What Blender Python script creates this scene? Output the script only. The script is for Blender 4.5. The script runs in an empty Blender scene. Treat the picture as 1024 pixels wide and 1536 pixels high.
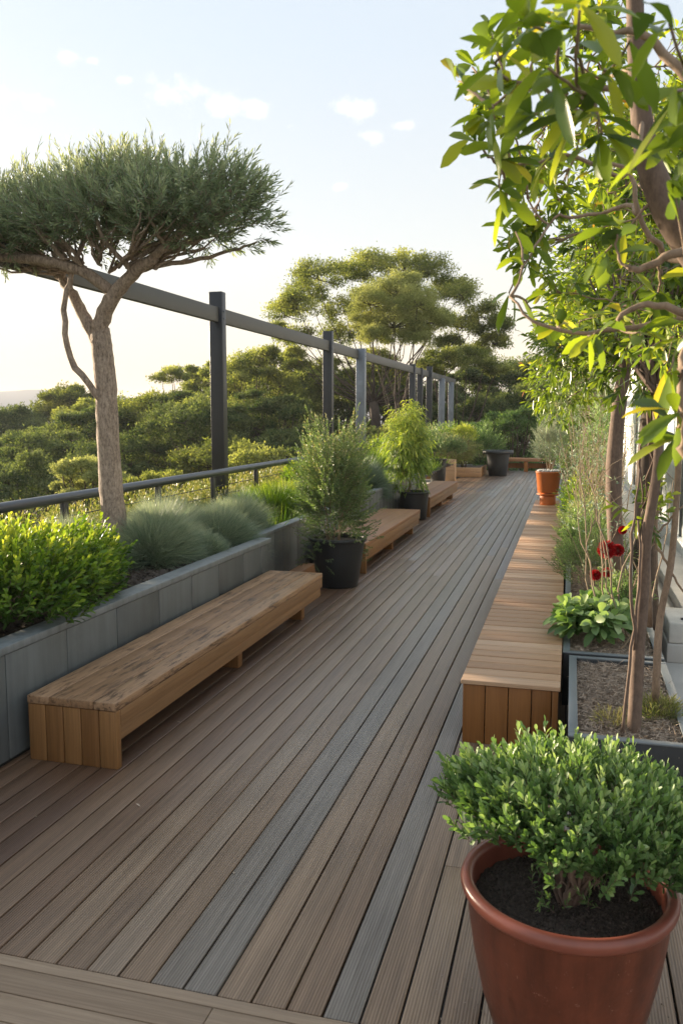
import bpy, math, random
import numpy as np
from math import radians as R, sin, cos, pi
from mathutils import Vector

rng = np.random.default_rng(7)
random.seed(7)
SC = bpy.context.scene
COL = SC.collection

# ------------------------------------------------------------------ camera
cam_d = bpy.data.cameras.new('camera')
cam = bpy.data.objects.new('camera', cam_d); COL.objects.link(cam)
cam.location = (0, 0, 2.2)
cam.rotation_euler = (R(90 - 6.662), 0, R(15.373))
cam_d.sensor_fit = 'VERTICAL'; cam_d.sensor_height = 36; cam_d.lens = 29.3
cam_d.clip_end = 12000; cam_d.clip_start = 0.05
cam_d.dof.use_dof = True; cam_d.dof.focus_distance = 5.5; cam_d.dof.aperture_fstop = 5.6
SC.camera = cam

# ------------------------------------------------------------------ light
SUN_AZ, SUN_EL = R(-66), R(9)
sdir = Vector((sin(SUN_AZ) * cos(SUN_EL), cos(SUN_AZ) * cos(SUN_EL), sin(SUN_EL)))
sd = bpy.data.lights.new('sun', 'SUN'); sd.energy = 4.2; sd.angle = R(1.2); sd.color = (1.0, .82, .60)
so = bpy.data.objects.new('sun', sd); COL.objects.link(so)
so.rotation_euler = sdir.to_track_quat('Z', 'Y').to_euler()
SC.view_settings.view_transform = 'Standard'; SC.view_settings.look = 'None'
SC.view_settings.gamma = 1; SC.view_settings.exposure = 1.92

W = bpy.data.worlds.new('World'); SC.world = W; W.use_nodes = True
def build_world():
    nt = W.node_tree; N = nt.nodes; Lk = nt.links; N.clear()
    def n(t, **k):
        a = N.new(t)
        for q, v in k.items(): setattr(a, q, v)
        return a
    out = n('ShaderNodeOutputWorld'); bg = n('ShaderNodeBackground')
    sky = n('ShaderNodeTexSky', sky_type='NISHITA', sun_disc=False, sun_elevation=SUN_EL, sun_rotation=SUN_AZ)
    sky.air_density = 1.0; sky.dust_density = 1.2; sky.ozone_density = 1.0
    bg.inputs['Strength'].default_value = 0.105
    # thin high veil of haze: pale colour that is warmer towards the horizon
    tc = n('ShaderNodeTexCoord')
    sep = n('ShaderNodeSeparateXYZ'); Lk.new(tc.outputs['Generated'], sep.inputs[0])
    veil = n('ShaderNodeValToRGB')
    e = veil.color_ramp.elements
    e[0].position = 0.0; e[0].color = (2.3, 1.82, 1.38, 1)
    e[1].position = 0.7; e[1].color = (1.85, 2.15, 2.45, 1)
    q = veil.color_ramp.elements.new(.07); q.color = (2.4, 2.08, 1.74, 1)
    q = veil.color_ramp.elements.new(.18); q.color = (2.25, 2.24, 2.2, 1)
    q = veil.color_ramp.elements.new(.38); q.color = (2.0, 2.2, 2.42, 1)
    Lk.new(sep.outputs[2], veil.inputs[0])
    mx = n('ShaderNodeMix', data_type='RGBA'); mx.inputs[0].default_value = 0.85
    Lk.new(sky.outputs[0], mx.inputs[6]); Lk.new(veil.outputs[0], mx.inputs[7])
    # small cumulus puffs, by direction
    nz = n('ShaderNodeTexNoise'); nz.inputs['Scale'].default_value = 26; nz.inputs['Detail'].default_value = 7
    nz.inputs['Roughness'].default_value = .62
    Lk.new(tc.outputs['Generated'], nz.inputs['Vector'])
    puffs = [(-0.4103, 0.8485, 0.3342, 0.05), (-0.3733, 0.868, 0.3273, 0.034), (-0.3371, 0.8827, 0.3275, 0.026),
             (-0.2415, 0.9136, 0.3271, 0.036), (-0.1863, 0.9314, 0.3127, 0.016), (-0.504, 0.7852, 0.3597, 0.024),
             (-0.4821, 0.7989, 0.3595, 0.014), (-0.2579, 0.9324, 0.2531, 0.014), (-0.4596, 0.8184, 0.345, 0.014),
             (-0.3052, 0.8996, 0.3123, 0.013), (-0.5382, 0.7811, 0.3166, 0.022), (-0.566, 0.7604, 0.3185, 0.022),
             (-0.2224, 0.927, 0.302, 0.02)]
    last = None
    for x, y, z, s in puffs:
        d = n('ShaderNodeVectorMath', operation='SUBTRACT'); d.inputs[1].default_value = (x, y, z)
        Lk.new(tc.outputs['Generated'], d.inputs[0])
        m = n('ShaderNodeVectorMath', operation='MULTIPLY'); m.inputs[1].default_value = (1 / s, 1 / s, 1.9 / s)
        Lk.new(d.outputs[0], m.inputs[0])
        l = n('ShaderNodeVectorMath', operation='LENGTH'); Lk.new(m.outputs[0], l.inputs[0])
        r = n('ShaderNodeMapRange'); r.inputs['From Min'].default_value = 1.35; r.inputs['From Max'].default_value = 0.0
        Lk.new(l.outputs['Value'], r.inputs['Value'])
        if last is None: last = r.outputs[0]
        else:
            a = n('ShaderNodeMath', operation='MAXIMUM'); Lk.new(last, a.inputs[0]); Lk.new(r.outputs[0], a.inputs[1]); last = a.outputs[0]
    a = n('ShaderNodeMath', operation='MULTIPLY_ADD'); Lk.new(nz.outputs[0], a.inputs[0]); a.inputs[1].default_value = 2.2; a.inputs[2].default_value = -1.32
    b = n('ShaderNodeMath', operation='ADD'); Lk.new(a.outputs[0], b.inputs[0]); Lk.new(last, b.inputs[1])
    c = n('ShaderNodeMapRange', interpolation_type='SMOOTHSTEP'); c.inputs['From Min'].default_value = .18; c.inputs['From Max'].default_value = .85
    Lk.new(b.outputs[0], c.inputs['Value'])
    g = n('ShaderNodeMath', operation='GREATER_THAN'); g.inputs[1].default_value = 0.0; Lk.new(last, g.inputs[0])
    h = n('ShaderNodeMath', operation='MULTIPLY'); Lk.new(c.outputs[0], h.inputs[0]); Lk.new(g.outputs[0], h.inputs[1])
    h2 = n('ShaderNodeMath', operation='MULTIPLY'); Lk.new(h.outputs[0], h2.inputs[0]); h2.inputs[1].default_value = .75
    mc = n('ShaderNodeMix', data_type='RGBA'); mc.inputs[7].default_value = (3.4, 3.35, 3.25, 1)
    Lk.new(h2.outputs[0], mc.inputs[0]); Lk.new(mx.outputs[2], mc.inputs[6])
    Lk.new(mc.outputs[2], bg.inputs[0]); Lk.new(bg.outputs[0], out.inputs[0])
build_world()

# ------------------------------------------------------------------ materials
def new_mat(name):
    m = bpy.data.materials.new(name); m.use_nodes = True
    nt = m.node_tree; nt.nodes.clear()
    o = nt.nodes.new('ShaderNodeOutputMaterial'); p = nt.nodes.new('ShaderNodeBsdfPrincipled')
    nt.links.new(p.outputs[0], o.inputs[0])
    return m, nt, p, o

def ramp(nt, fac, stops):
    r = nt.nodes.new('ShaderNodeValToRGB'); e = r.color_ramp.elements
    e[0].position, e[0].color = stops[0][0], (*stops[0][1], 1)
    e[1].position, e[1].color = stops[-1][0], (*stops[-1][1], 1)
    for p, c in stops[1:-1]:
        q = e.new(p); q.color = (*c, 1)
    nt.links.new(fac, r.inputs[0]); return r.outputs[0]

def noise(nt, vec, scale, detail=5, rough=.55):
    t = nt.nodes.new('ShaderNodeTexNoise'); t.inputs['Scale'].default_value = scale
    t.inputs['Detail'].default_value = detail; t.inputs['Roughness'].default_value = rough
    if vec is not None: nt.links.new(vec, t.inputs['Vector'])
    return t.outputs[0]

def math_(nt, op, a, b=None, c=None):
    m = nt.nodes.new('ShaderNodeMath'); m.operation = op
    for i, v in enumerate((a, b, c)):
        if v is None: continue
        if isinstance(v, (int, float)): m.inputs[i].default_value = v
        else: nt.links.new(v, m.inputs[i])
    return m.outputs[0]

def mix(nt, fac, a, b, blend='MIX'):
    m = nt.nodes.new('ShaderNodeMix'); m.data_type = 'RGBA'; m.blend_type = blend
    for i, v in ((0, fac), (6, a), (7, b)):
        if isinstance(v, (int, float)): m.inputs[i].default_value = v
        elif isinstance(v, tuple): m.inputs[i].default_value = (*v, 1)
        else: nt.links.new(v, m.inputs[i])
    return m.outputs[2]

def bump(nt, p, h, strength=.3, dist=.01):
    b = nt.nodes.new('ShaderNodeBump'); b.inputs['Strength'].default_value = strength; b.inputs['Distance'].default_value = dist
    nt.links.new(h, b.inputs['Height']); nt.links.new(b.outputs[0], p.inputs['Normal'])

def tint(nt):
    a = nt.nodes.new('ShaderNodeAttribute'); a.attribute_name = 'tint'; return a.outputs['Fac']

def coords(nt, scale=(1, 1, 1), shift=True):
    tc = nt.nodes.new('ShaderNodeTexCoord'); m = nt.nodes.new('ShaderNodeVectorMath'); m.operation = 'MULTIPLY'
    m.inputs[1].default_value = scale; nt.links.new(tc.outputs['Object'], m.inputs[0])
    if not shift: return m.outputs[0]
    t = tint(nt); s = nt.nodes.new('ShaderNodeCombineXYZ')
    v = math_(nt, 'MULTIPLY', t, 37.0)
    for i in range(3): nt.links.new(v, s.inputs[i])
    a = nt.nodes.new('ShaderNodeVectorMath'); nt.links.new(m.outputs[0], a.inputs[0]); nt.links.new(s.outputs[0], a.inputs[1])
    return a.outputs[0]

def wood(name, axis, stops, rough=.62, grain=1.0, dark=.55, specks=0.0, groove=False, bumps=.35, patch=.3, spec=.28, grey=False):
    """planks with grain along one axis; each plank takes its own colour from the tint attribute"""
    m, nt, p, o = new_mat(name); p.inputs['Specular IOR Level'].default_value = spec
    s = [38, 38, 38]; s[axis] = 1.3
    v = coords(nt, tuple(s))
    g = noise(nt, v, 1.0 * grain, 8, .65)
    s2 = [110, 110, 110]; s2[axis] = 2.5
    g2 = noise(nt, coords(nt, tuple(s2)), 1.0, 4, .6)
    blot = noise(nt, coords(nt, (1, 1, 1), False), 1.7, 5, .6)
    base = ramp(nt, tint(nt), stops)
    f = math_(nt, 'MULTIPLY_ADD', g, 1.1, -.25)
    c = mix(nt, f, mix(nt, 1.0, base, (dark, dark * .95, dark * .9), 'MULTIPLY'), base)
    c = mix(nt, ramp_fac(nt, g2, .42, .62, .35), c, mix(nt, 1.0, c, (.62, .58, .55), 'MULTIPLY'))
    c = mix(nt, ramp_fac(nt, blot, .35, .7, patch), c, mix(nt, 1.0, c, (.72, .74, .78), 'MULTIPLY'))
    if specks:
        s3 = [34, 34, 34]; s3[axis] = 4.5
        k = noise(nt, coords(nt, tuple(s3)), 1.0, 6, .75)
        k2 = noise(nt, coords(nt, (1, 1, 1), False), 2.3, 3, .5)
        k = math_(nt, 'MULTIPLY', ramp_fac(nt, k, .50, .60, specks), ramp_fac(nt, k2, .36, .56, 1))
        c = mix(nt, k, c, (.085, .05, .03))
    if grey:  # sky sheen on the farther deck, painted into the board colour as paler grey
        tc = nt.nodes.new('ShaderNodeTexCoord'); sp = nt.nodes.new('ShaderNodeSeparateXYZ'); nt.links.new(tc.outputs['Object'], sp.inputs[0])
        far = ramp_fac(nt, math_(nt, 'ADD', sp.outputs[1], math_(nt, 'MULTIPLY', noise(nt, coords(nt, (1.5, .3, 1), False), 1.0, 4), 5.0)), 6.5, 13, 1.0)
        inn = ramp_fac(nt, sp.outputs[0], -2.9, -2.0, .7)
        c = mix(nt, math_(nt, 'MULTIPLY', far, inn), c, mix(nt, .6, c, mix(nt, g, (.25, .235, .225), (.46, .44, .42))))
    nt.links.new(c, p.inputs['Base Color'])
    rr = math_(nt, 'MULTIPLY_ADD', g, .25, rough - .12); nt.links.new(rr, p.inputs['Roughness'])
    h = math_(nt, 'ADD', g, math_(nt, 'MULTIPLY', g2, .6))
    if groove:
        w = nt.nodes.new('ShaderNodeTexWave'); w.bands_direction = 'X' if axis == 1 else 'Y'
        w.inputs['Scale'].default_value = 26; w.inputs['Distortion'].default_value = 1.2; w.inputs['Detail'].default_value = 1
        w.inputs['Detail Scale'].default_value = .4
        s4 = [1, 1, 1]; s4[axis] = .12
        nt.links.new(coords(nt, tuple(s4)), w.inputs['Vector'])
        h = math_(nt, 'ADD', h, math_(nt, 'MULTIPLY', w.outputs['Fac'], .55))
        c2 = mix(nt, math_(nt, 'MULTIPLY', w.outputs['Fac'], .58), c, mix(nt, 1.0, c, (.45, .42, .4), 'MULTIPLY'))
        nt.links.new(c2, p.inputs['Base Color'])
    bump(nt, p, h, bumps, .004)
    return m

def ramp_fac(nt, v, lo, hi, amt):
    r = nt.nodes.new('ShaderNodeMapRange'); r.inputs['From Min'].default_value = lo; r.inputs['From Max'].default_value = hi
    r.inputs['To Max'].default_value = amt; nt.links.new(v, r.inputs['Value']); return r.outputs[0]

def plain(name, col, rough=.6, var=.25, scale=4, bscale=60, bs=.15, metal=0, spec=.5, fleck=None, streak=0):
    m, nt, p, o = new_mat(name)
    v = coords(nt, (1, 1, 1))
    a = noise(nt, v, scale, 6, .6); b = noise(nt, v, bscale, 4, .6)
    t = tint(nt)
    k = math_(nt, 'ADD', math_(nt, 'MULTIPLY', a, .7), math_(nt, 'MULTIPLY', t, .3))
    lo = tuple(c * (1 - var) for c in col); hi = tuple(min(1, c * (1 + var)) for c in col)
    c = ramp(nt, k, [(.25, lo), (.75, hi)])
    if streak:
        st = noise(nt, coords(nt, (16, 16, .9)), 1.0, 5, .65); c = mix(nt, ramp_fac(nt, st, .42, .68, streak), c, mix(nt, 1.0, c, (.55, .56, .55), 'MULTIPLY'))
        st = noise(nt, coords(nt, (3, 3, 3)), 1.0, 6, .7); c = mix(nt, ramp_fac(nt, st, .56, .72, streak), c, mix(nt, 1.0, c, (1.45, 1.42, 1.35), 'MULTIPLY'))
    if fleck:
        c = mix(nt, ramp_fac(nt, noise(nt, v, 26, 6, .85), .62, .67, .7), c, fleck)
    nt.links.new(c, p.inputs['Base Color'])
    p.inputs['Metallic'].default_value = metal
    p.inputs['Specular IOR Level'].default_value = spec
    nt.links.new(math_(nt, 'MULTIPLY_ADD', a, .25, rough - .12), p.inputs['Roughness'])
    bump(nt, p, b, bs, .004)
    return m

def leafmat(name, stops, trans=.35, tcol=None, rough=.45, spec=.4):
    m, nt, p, o = new_mat(name)
    t = tint(nt)
    c = ramp(nt, t, stops)
    nt.links.new(c, p.inputs['Base Color']); p.inputs['Roughness'].default_value = rough
    p.inputs['Specular IOR Level'].default_value = spec
    tr = nt.nodes.new('ShaderNodeBsdfTranslucent')
    tc = mix(nt, 1.0, c, tcol or (1.35, 1.5, .55), 'MULTIPLY')
    nt.links.new(tc, tr.inputs[0])
    ms = nt.nodes.new('ShaderNodeMixShader'); ms.inputs[0].default_value = trans
    nt.links.new(p.outputs[0], ms.inputs[1]); nt.links.new(tr.outputs[0], ms.inputs[2]); nt.links.new(ms.outputs[0], o.inputs[0])
    return m

def barkmat(name, lo, hi, sc=9, bs=.8):
    m, nt, p, o = new_mat(name)
    v = coords(nt, (sc, sc, sc * .22), False)
    a = noise(nt, v, 3.2, 7, .7); b = noise(nt, coords(nt, (1, 1, .5), False), 55, 5, .7)
    k = math_(nt, 'ADD', math_(nt, 'MULTIPLY', a, .5), math_(nt, 'MULTIPLY', b, .5))
    nt.links.new(ramp(nt, k, [(.36, lo), (.62, hi)]), p.inputs['Base Color'])
    p.inputs['Roughness'].default_value = .85
    bump(nt, p, k, bs, .012)
    return m

M = {}
M['deck'] = wood('weathered decking with painted sheen', 1, [(0, (.25, .14, .085)), (.22, (.42, .26, .16)), (.42, (.52, .35, .225)), (.58, (.66, .46, .30)),
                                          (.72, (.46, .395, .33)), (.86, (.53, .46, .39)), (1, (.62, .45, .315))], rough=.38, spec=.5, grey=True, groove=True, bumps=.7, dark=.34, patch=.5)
M['deckx'] = wood('weathered border decking', 0, [(0, (.40, .29, .20)), (1, (.52, .385, .27))], rough=.5, groove=False, bumps=.6)
M['benchtop'] = wood('weathered timber seat', 1, [(0, (.54, .315, .165)), (1, (.68, .42, .24))], rough=.5, specks=.95, dark=.42, bumps=.7, patch=.45)
M['benchside'] = wood('oiled timber rail', 1, [(0, (.40, .215, .095)), (1, (.50, .285, .135))], rough=.5, dark=.42)
M['benchend'] = wood('oiled timber end boards', 2, [(0, (.36, .17, .06)), (1, (.50, .26, .10))], rough=.48, dark=.42, bumps=.2)
M['slats'] = wood('bleached timber slats', 0, [(0, (.52, .30, .16)), (.5, (.68, .42, .245)), (1, (.80, .54, .35))], rough=.5, dark=.55, spec=.3, patch=.12)
M['slatside'] = wood('dark oiled boards', 2, [(0, (.30, .125, .035)), (1, (.40, .175, .055))], rough=.42, dark=.65, bumps=.2)
M['redwood'] = wood('reddish timber', 1, [(0, (.36, .18, .09)), (1, (.47, .26, .14))], rough=.5, dark=.65)
M['tile'] = plain('slate grey fibre cement', (.098, .108, .110), .5, .35, 2.2, 90, .12, streak=.5)
M['cap'] = plain('grey planter capping', (.18, .195, .20), .5, .25, 3, 90, .1, streak=.7)
M['metal'] = plain('charcoal powder coat', (.022, .024, .028), .4, .3, 3, 200, .05, streak=.6)
M['steel'] = plain('galvanised grey steel', (.17, .19, .22), .38, .25, 5, 120, .05, metal=.35, streak=.5)
M['beam'] = plain('grey brown beam paint', (.075, .072, .064), .5, .25, 2, 90, .1)
M['rail'] = plain('handrail grey', (.07, .078, .092), .35, .2, 3, 120, .05, metal=.3)
M['box'] = plain('zinc grey planter metal', (.17, .19, .20), .45, .2, 3, 120, .05, metal=.2)
M['boxdark'] = plain('dark planter face', (.030, .034, .037), .5, .25, 3, 120, .05)
M['blackpot'] = plain('black plastic pot', (.016, .018, .020), .42, .3, 5, 80, .08)
M['terra'] = plain('terracotta glaze', (.155, .040, .019), .36, .6, 4.5, 40, .25, fleck=(.40, .21, .15), streak=.8)
M['terrarim'] = plain('terracotta rim', (.235, .068, .042), .34, .35, 6, 60, .08)
M['orange'] = plain('orange clay', (.50, .14, .03), .45, .15, 5, 60, .06)
M['pebble'] = plain('white pebbles', (.55, .54, .52), .6, .2, 30, 90, .6)
M['soil'] = plain('dark potting soil', (.085, .064, .05), .95, .8, 60, 140, 1.0)
M['mulch'] = plain('straw mulch', (.14, .10, .075), .95, .6, 50, 120, 1.0)
M['chips'] = plain('loose bark chips', (.05, .036, .027), .9, .9, 20, 120, .5)
M['straw'] = plain('dry straw litter', (.36, .28, .21), .9, .55, 20, 120, .3)
M['concrete'] = plain('pale concrete', (.56, .53, .49), .7, .2, 2.2, 60, .2)
M['stone'] = plain('weathered stone', (.56, .53, .48), .75, .3, 6, 50, .5)
M['wall'] = plain('pale render', (.84, .85, .84), .6, .1, 1.2, 60, .1)
M['slab'] = plain('building concrete', (.25, .24, .22), .8, .2, 1, 40, .3)
M['ground'] = plain('scrubby ground', (.045, .055, .025), .95, .5, .15, 3, .5)
M['hill'] = plain('far scrub hills', (.035, .05, .065), .95, .35, .012, .08, .2)
M['white'] = plain('white far walls', (.6, .58, .55), .8, .1)

M['l_olive'] = leafmat('grey green needles', [(0, (.10, .135, .08)), (.5, (.24, .30, .185)), (1, (.46, .49, .33))], .42, (1.2, 1.22, .75))
M['l_terra'] = leafmat('spatula leaves', [(0, (.045, .09, .032)), (.45, (.11, .19, .06)), (.8, (.21, .31, .115)), (1, (.36, .44, .21))], .3)
M['l_lime'] = leafmat('lime leaves', [(0, (.04, .09, .014)), (.4, (.11, .20, .025)), (.75, (.27, .36, .04)), (1, (.50, .52, .09))], .4, (1.3, 1.35, .5))
M['l_fescue'] = leafmat('blue green blades', [(0, (.09, .14, .10)), (.5, (.20, .27, .20)), (1, (.42, .46, .34))], .35, (1.2, 1.2, .85))
M['l_dry'] = leafmat('seeding blades', [(0, (.07, .11, .02)), (.5, (.17, .21, .045)), (1, (.42, .38, .16))], .35, (1.25, 1.2, .6))
M['l_pot'] = leafmat('small grey green leaves', [(0, (0.064, 0.104, 0.048)), (.5, (0.136, 0.200, 0.088)), (.93, (0.240, 0.304, 0.144)), (1, (0.480, 0.416, 0.256))], .3)
M['l_bamboo'] = leafmat('yellow green drooping leaves', [(0, (0.070, 0.126, 0.028)), (.5, (0.210, 0.294, 0.056)), (1, (0.504, 0.504, 0.098))], .4)
M['l_near'] = leafmat('glossy broad leaves', [(0, (0.060, 0.102, 0.036)), (.35, (0.120, 0.192, 0.036)), (.7, (0.240, 0.324, 0.042)), (.93, (0.408, 0.432, 0.072)), (1, (0.456, 0.192, 0.096))], .5, (1.6, 1.5, .4), rough=.28, spec=.55)
M['l_far'] = leafmat('tree foliage olive', [(0, (0.085, 0.111, 0.039)), (.5, (0.215, 0.227, 0.094)), (1, (0.468, 0.442, 0.169))], .42, rough=.85, spec=.08)
M['l_dark'] = leafmat('tree foliage dark', [(0, (0.037, 0.069, 0.030)), (.5, (0.100, 0.125, 0.057)), (1, (0.237, 0.256, 0.112))], .3, rough=.85, spec=.08)
M['l_warm'] = leafmat('tree foliage warm', [(0, (0.062, 0.081, 0.027)), (.5, (0.175, 0.194, 0.062)), (1, (0.400, 0.375, 0.125))], .35, rough=.85, spec=.08)
M['l_fine'] = leafmat('fine yellow green foliage', [(0, (0.156, 0.182, 0.065)), (.5, (0.312, 0.332, 0.130)), (1, (0.520, 0.520, 0.234))], .42, (1.25, 1.25, .7), rough=.85, spec=.08)
M['petal'] = leafmat('red petals', [(0, (.30, .008, .012)), (1, (.55, .02, .02))], .2, (1.2, .6, .6))
M['bark'] = barkmat('rough grey brown bark', (.12, .085, .06), (.50, .39, .30), 12, 1.0)
M['smoothbark'] = barkmat('smooth brown bark', (.085, .055, .04), (.20, .135, .095), 5, .3)
M['darkbark'] = barkmat('dark brown bark', (.04, .028, .02), (.10, .07, .052), 5, .3)
M['palebark'] = barkmat('pale tan bark', (.17, .115, .075), (.36, .255, .175), 5, .3)
M['twig'] = barkmat('dry twigs', (.16, .11, .07), (.34, .26, .17), 5, .2)

# ------------------------------------------------------------------ mesh tools
def nmesh(name, V, F, mat, tints=None, smooth=False):
    """V (n,3); F: list of (k,m) int arrays; tints (n,)"""
    me = bpy.data.meshes.new(name)
    V = np.asarray(V, dtype=np.float32)
    if not isinstance(F, list): F = [F]
    loops = np.concatenate([f.ravel() for f in F]).astype(np.int32)
    cnt = np.concatenate([np.full(len(f), f.shape[1]) for f in F]).astype(np.int32)
    st = np.concatenate([[0], np.cumsum(cnt)[:-1]]).astype(np.int32)
    me.vertices.add(len(V)); me.vertices.foreach_set('co', V.ravel())
    me.loops.add(len(loops)); me.loops.foreach_set('vertex_index', loops)
    me.polygons.add(len(cnt)); me.polygons.foreach_set('loop_start', st); me.polygons.foreach_set('loop_total', cnt)
    if smooth: me.polygons.foreach_set('use_smooth', np.ones(len(cnt), dtype=bool))
    me.update(calc_edges=True)
    a = me.attributes.new('tint', 'FLOAT', 'POINT')
    a.data.foreach_set('value', np.asarray(tints if tints is not None else np.zeros(len(V)) + .5, dtype=np.float32))
    me.materials.append(mat)
    return me

def place(name, me, parent=None, loc=(0, 0, 0)):
    o = bpy.data.objects.new(name, me); COL.objects.link(o)
    if parent is not None: o.parent = parent
    else: o.location = loc
    return o

def thing(name, label, cat, loc=(0, 0, 0), group=None):
    o = bpy.data.objects.new(name, None); COL.objects.link(o); o.location = loc; o.empty_display_size = .2
    o['label'] = label; o['category'] = cat
    if group: o['group'] = group
    return o

def tag(o, label, cat, group=None):
    o['label'] = label; o['category'] = cat
    if group: o['group'] = group
    return o

class G:
    """geometry bag in world coordinates; becomes ONE mesh"""
    def __init__(s): s.V = []; s.F3 = []; s.F4 = []; s.FN = []; s.T = []; s.n = 0
    def add(s, V, F, t=.5):
        V = np.asarray(V, dtype=float); k = len(V); s.V.append(V)
        s.T.append(np.full(k, t) if np.isscalar(t) else np.asarray(t, dtype=float))
        for f in (F if isinstance(F, list) else [F]):
            f = np.asarray(f, dtype=int) + s.n
            if f.shape[1] == 3: s.F3.append(f)
            elif f.shape[1] == 4: s.F4.append(f)
            else: s.FN.append(f)
        s.n += k
    def box(s, x0, x1, y0, y1, z0, z1, t=None, jit=0):
        t = random.random() if t is None else t
        V = np.array([(x, y, z) for z in (z0, z1) for y in (y0, y1) for x in (x0, x1)], dtype=float)
        F = np.array([(0, 2, 3, 1), (4, 5, 7, 6), (0, 1, 5, 4), (2, 6, 7, 3), (0, 4, 6, 2), (1, 3, 7, 5)])
        s.add(V, F, t)
    def tube(s, P, rad, sides=8, t=.5, cap=True, wob=0):
        P = np.asarray(P, dtype=float); n = len(P); rad = np.broadcast_to(np.asarray(rad, dtype=float), (n,))
        tg = np.gradient(P, axis=0); tg /= np.linalg.norm(tg, axis=1)[:, None] + 1e-9
        up = np.array([0, 0, 1.]) if abs(tg[:, 2]).mean() < .8 else np.array([1., 0, 0])
        A = np.cross(tg, up); A /= np.linalg.norm(A, axis=1)[:, None] + 1e-9; B = np.cross(tg, A)
        a = np.linspace(0, 2 * pi, sides, endpoint=False)
        rr = rad[:, None] * (1 + (rng.normal(0, wob, (n, sides)) if wob else 0))
        V = P[:, None] + (A[:, None] * np.cos(a)[None, :, None] + B[:, None] * np.sin(a)[None, :, None]) * (rr[..., None] if np.ndim(rr) == 2 else rr[:, None, None])
        i = np.arange(n - 1)[:, None] * sides; j = np.arange(sides)[None]; j2 = (j + 1) % sides
        F = np.stack([i + j, i + j2, i + sides + j2, i + sides + j], -1).reshape(-1, 4)
        Fs = [F]
        if cap:
            Fs.append(np.arange(sides)[None, ::-1]); Fs.append(np.arange(sides)[None] + (n - 1) * sides)
        s.add(V.reshape(-1, 3), Fs, t)
    def segs(s, P0, P1, r0, r1, t=.5):
        """many thin three-sided twigs at once"""
        P0 = np.asarray(P0); P1 = np.asarray(P1); n = len(P0)
        d = P1 - P0; d /= np.linalg.norm(d, axis=1)[:, None] + 1e-9
        A = np.cross(d, np.array([.3, .5, .81])); A /= np.linalg.norm(A, axis=1)[:, None] + 1e-9; B = np.cross(d, A)
        V = []
        for k in range(3):
            o = A * cos(k * 2.0944) + B * sin(k * 2.0944)
            V += [P0 + o * r0, P1 + o * r1]
        V = np.stack(V, 1).reshape(-1, 3); b = np.arange(n)[:, None] * 6
        F = np.concatenate([b + np.array([[0, 2, 3, 1]]), b + np.array([[2, 4, 5, 3]]), b + np.array([[4, 0, 1, 5]])])
        s.add(V, F, t)
    def lathe(s, c, prof, n=48, t=.5):
        a = np.linspace(0, 2 * pi, n, endpoint=False)
        V = np.array([[(c[0] + r * cos(q), c[1] + r * sin(q), c[2] + z) for q in a] for r, z in prof]).reshape(-1, 3)
        m = len(prof); i = np.arange(m - 1)[:, None] * n; j = np.arange(n)[None]; j2 = (j + 1) % n
        s.add(V, np.stack([i + j, i + j2, i + n + j2, i + n + j], -1).reshape(-1, 4), t)
    def leaves(s, P, D, L, Wd, T, blade=False, droop=0., N=None):
        P = np.asarray(P); n = len(P); D = D / (np.linalg.norm(D, axis=1)[:, None] + 1e-9)
        if N is None: N = rng.normal(0, 1, (n, 3)) + np.array([0, 0, .6])
        S = np.cross(D, N); S /= np.linalg.norm(S, axis=1)[:, None] + 1e-9
        N = np.cross(S, D)
        L = np.broadcast_to(L, (n,))[:, None]; w = np.broadcast_to(Wd, (n,))[:, None] * .5
        T = np.broadcast_to(T, (n,))
        z = np.array([0, 0, -1.])
        if not blade:
            V = np.stack([P, P + D * L * .5 + S * w + N * w * .3, P + D * L + z * L * droop, P + D * L * .5 - S * w + N * w * .3], 1)
            b = np.arange(n)[:, None] * 4; F = b + np.array([[0, 1, 2, 3]])
            s.add(V.reshape(-1, 3), F, np.repeat(T, 4))
        elif blade == 2:
            ts = (0, .28, .6, .85, 1.0); ws = (.10, .58, 1.0, .80, .10); cu = rng.normal(0, .12, (n, 1)) * L
            rows = []
            for a_, b_ in zip(ts, ws):
                mid = P + D * L * a_ + z * L * droop * a_ * a_ + N * cu * a_ * a_
                rows += [mid - S * w * b_ + N * w * b_ * .3, mid, mid + S * w * b_ + N * w * b_ * .3]
            V = np.stack(rows, 1); b = np.arange(n)[:, None] * 15
            F = np.concatenate([b + np.array([[q, q + 1, q + 4, q + 3]]) for i in range(4) for q in (i * 3, i * 3 + 1)])
            s.add(V.reshape(-1, 3), F, np.repeat(T, 15))
        else:
            m1 = P + D * L * .32 + z * L * droop * .1; m2 = P + D * L * .66 + z * L * droop * .43
            V = np.stack([P, m1, m2, P + D * L + z * L * droop, m1 + S * w * .8 + N * w * .35, m2 + S * w * .9 + N * w * .35,
                          m1 - S * w * .8 + N * w * .35, m2 - S * w * .9 + N * w * .35], 1)
            b = np.arange(n)[:, None] * 8
            F3 = np.concatenate([b + np.array([[0, 4, 1]]), b + np.array([[2, 5, 3]]), b + np.array([[0, 1, 6]]), b + np.array([[2, 3, 7]])])
            F4 = np.concatenate([b + np.array([[1, 4, 5, 2]]), b + np.array([[1, 2, 7, 6]])])
            s.add(V.reshape(-1, 3), [F3, F4], np.repeat(T, 8))
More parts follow.
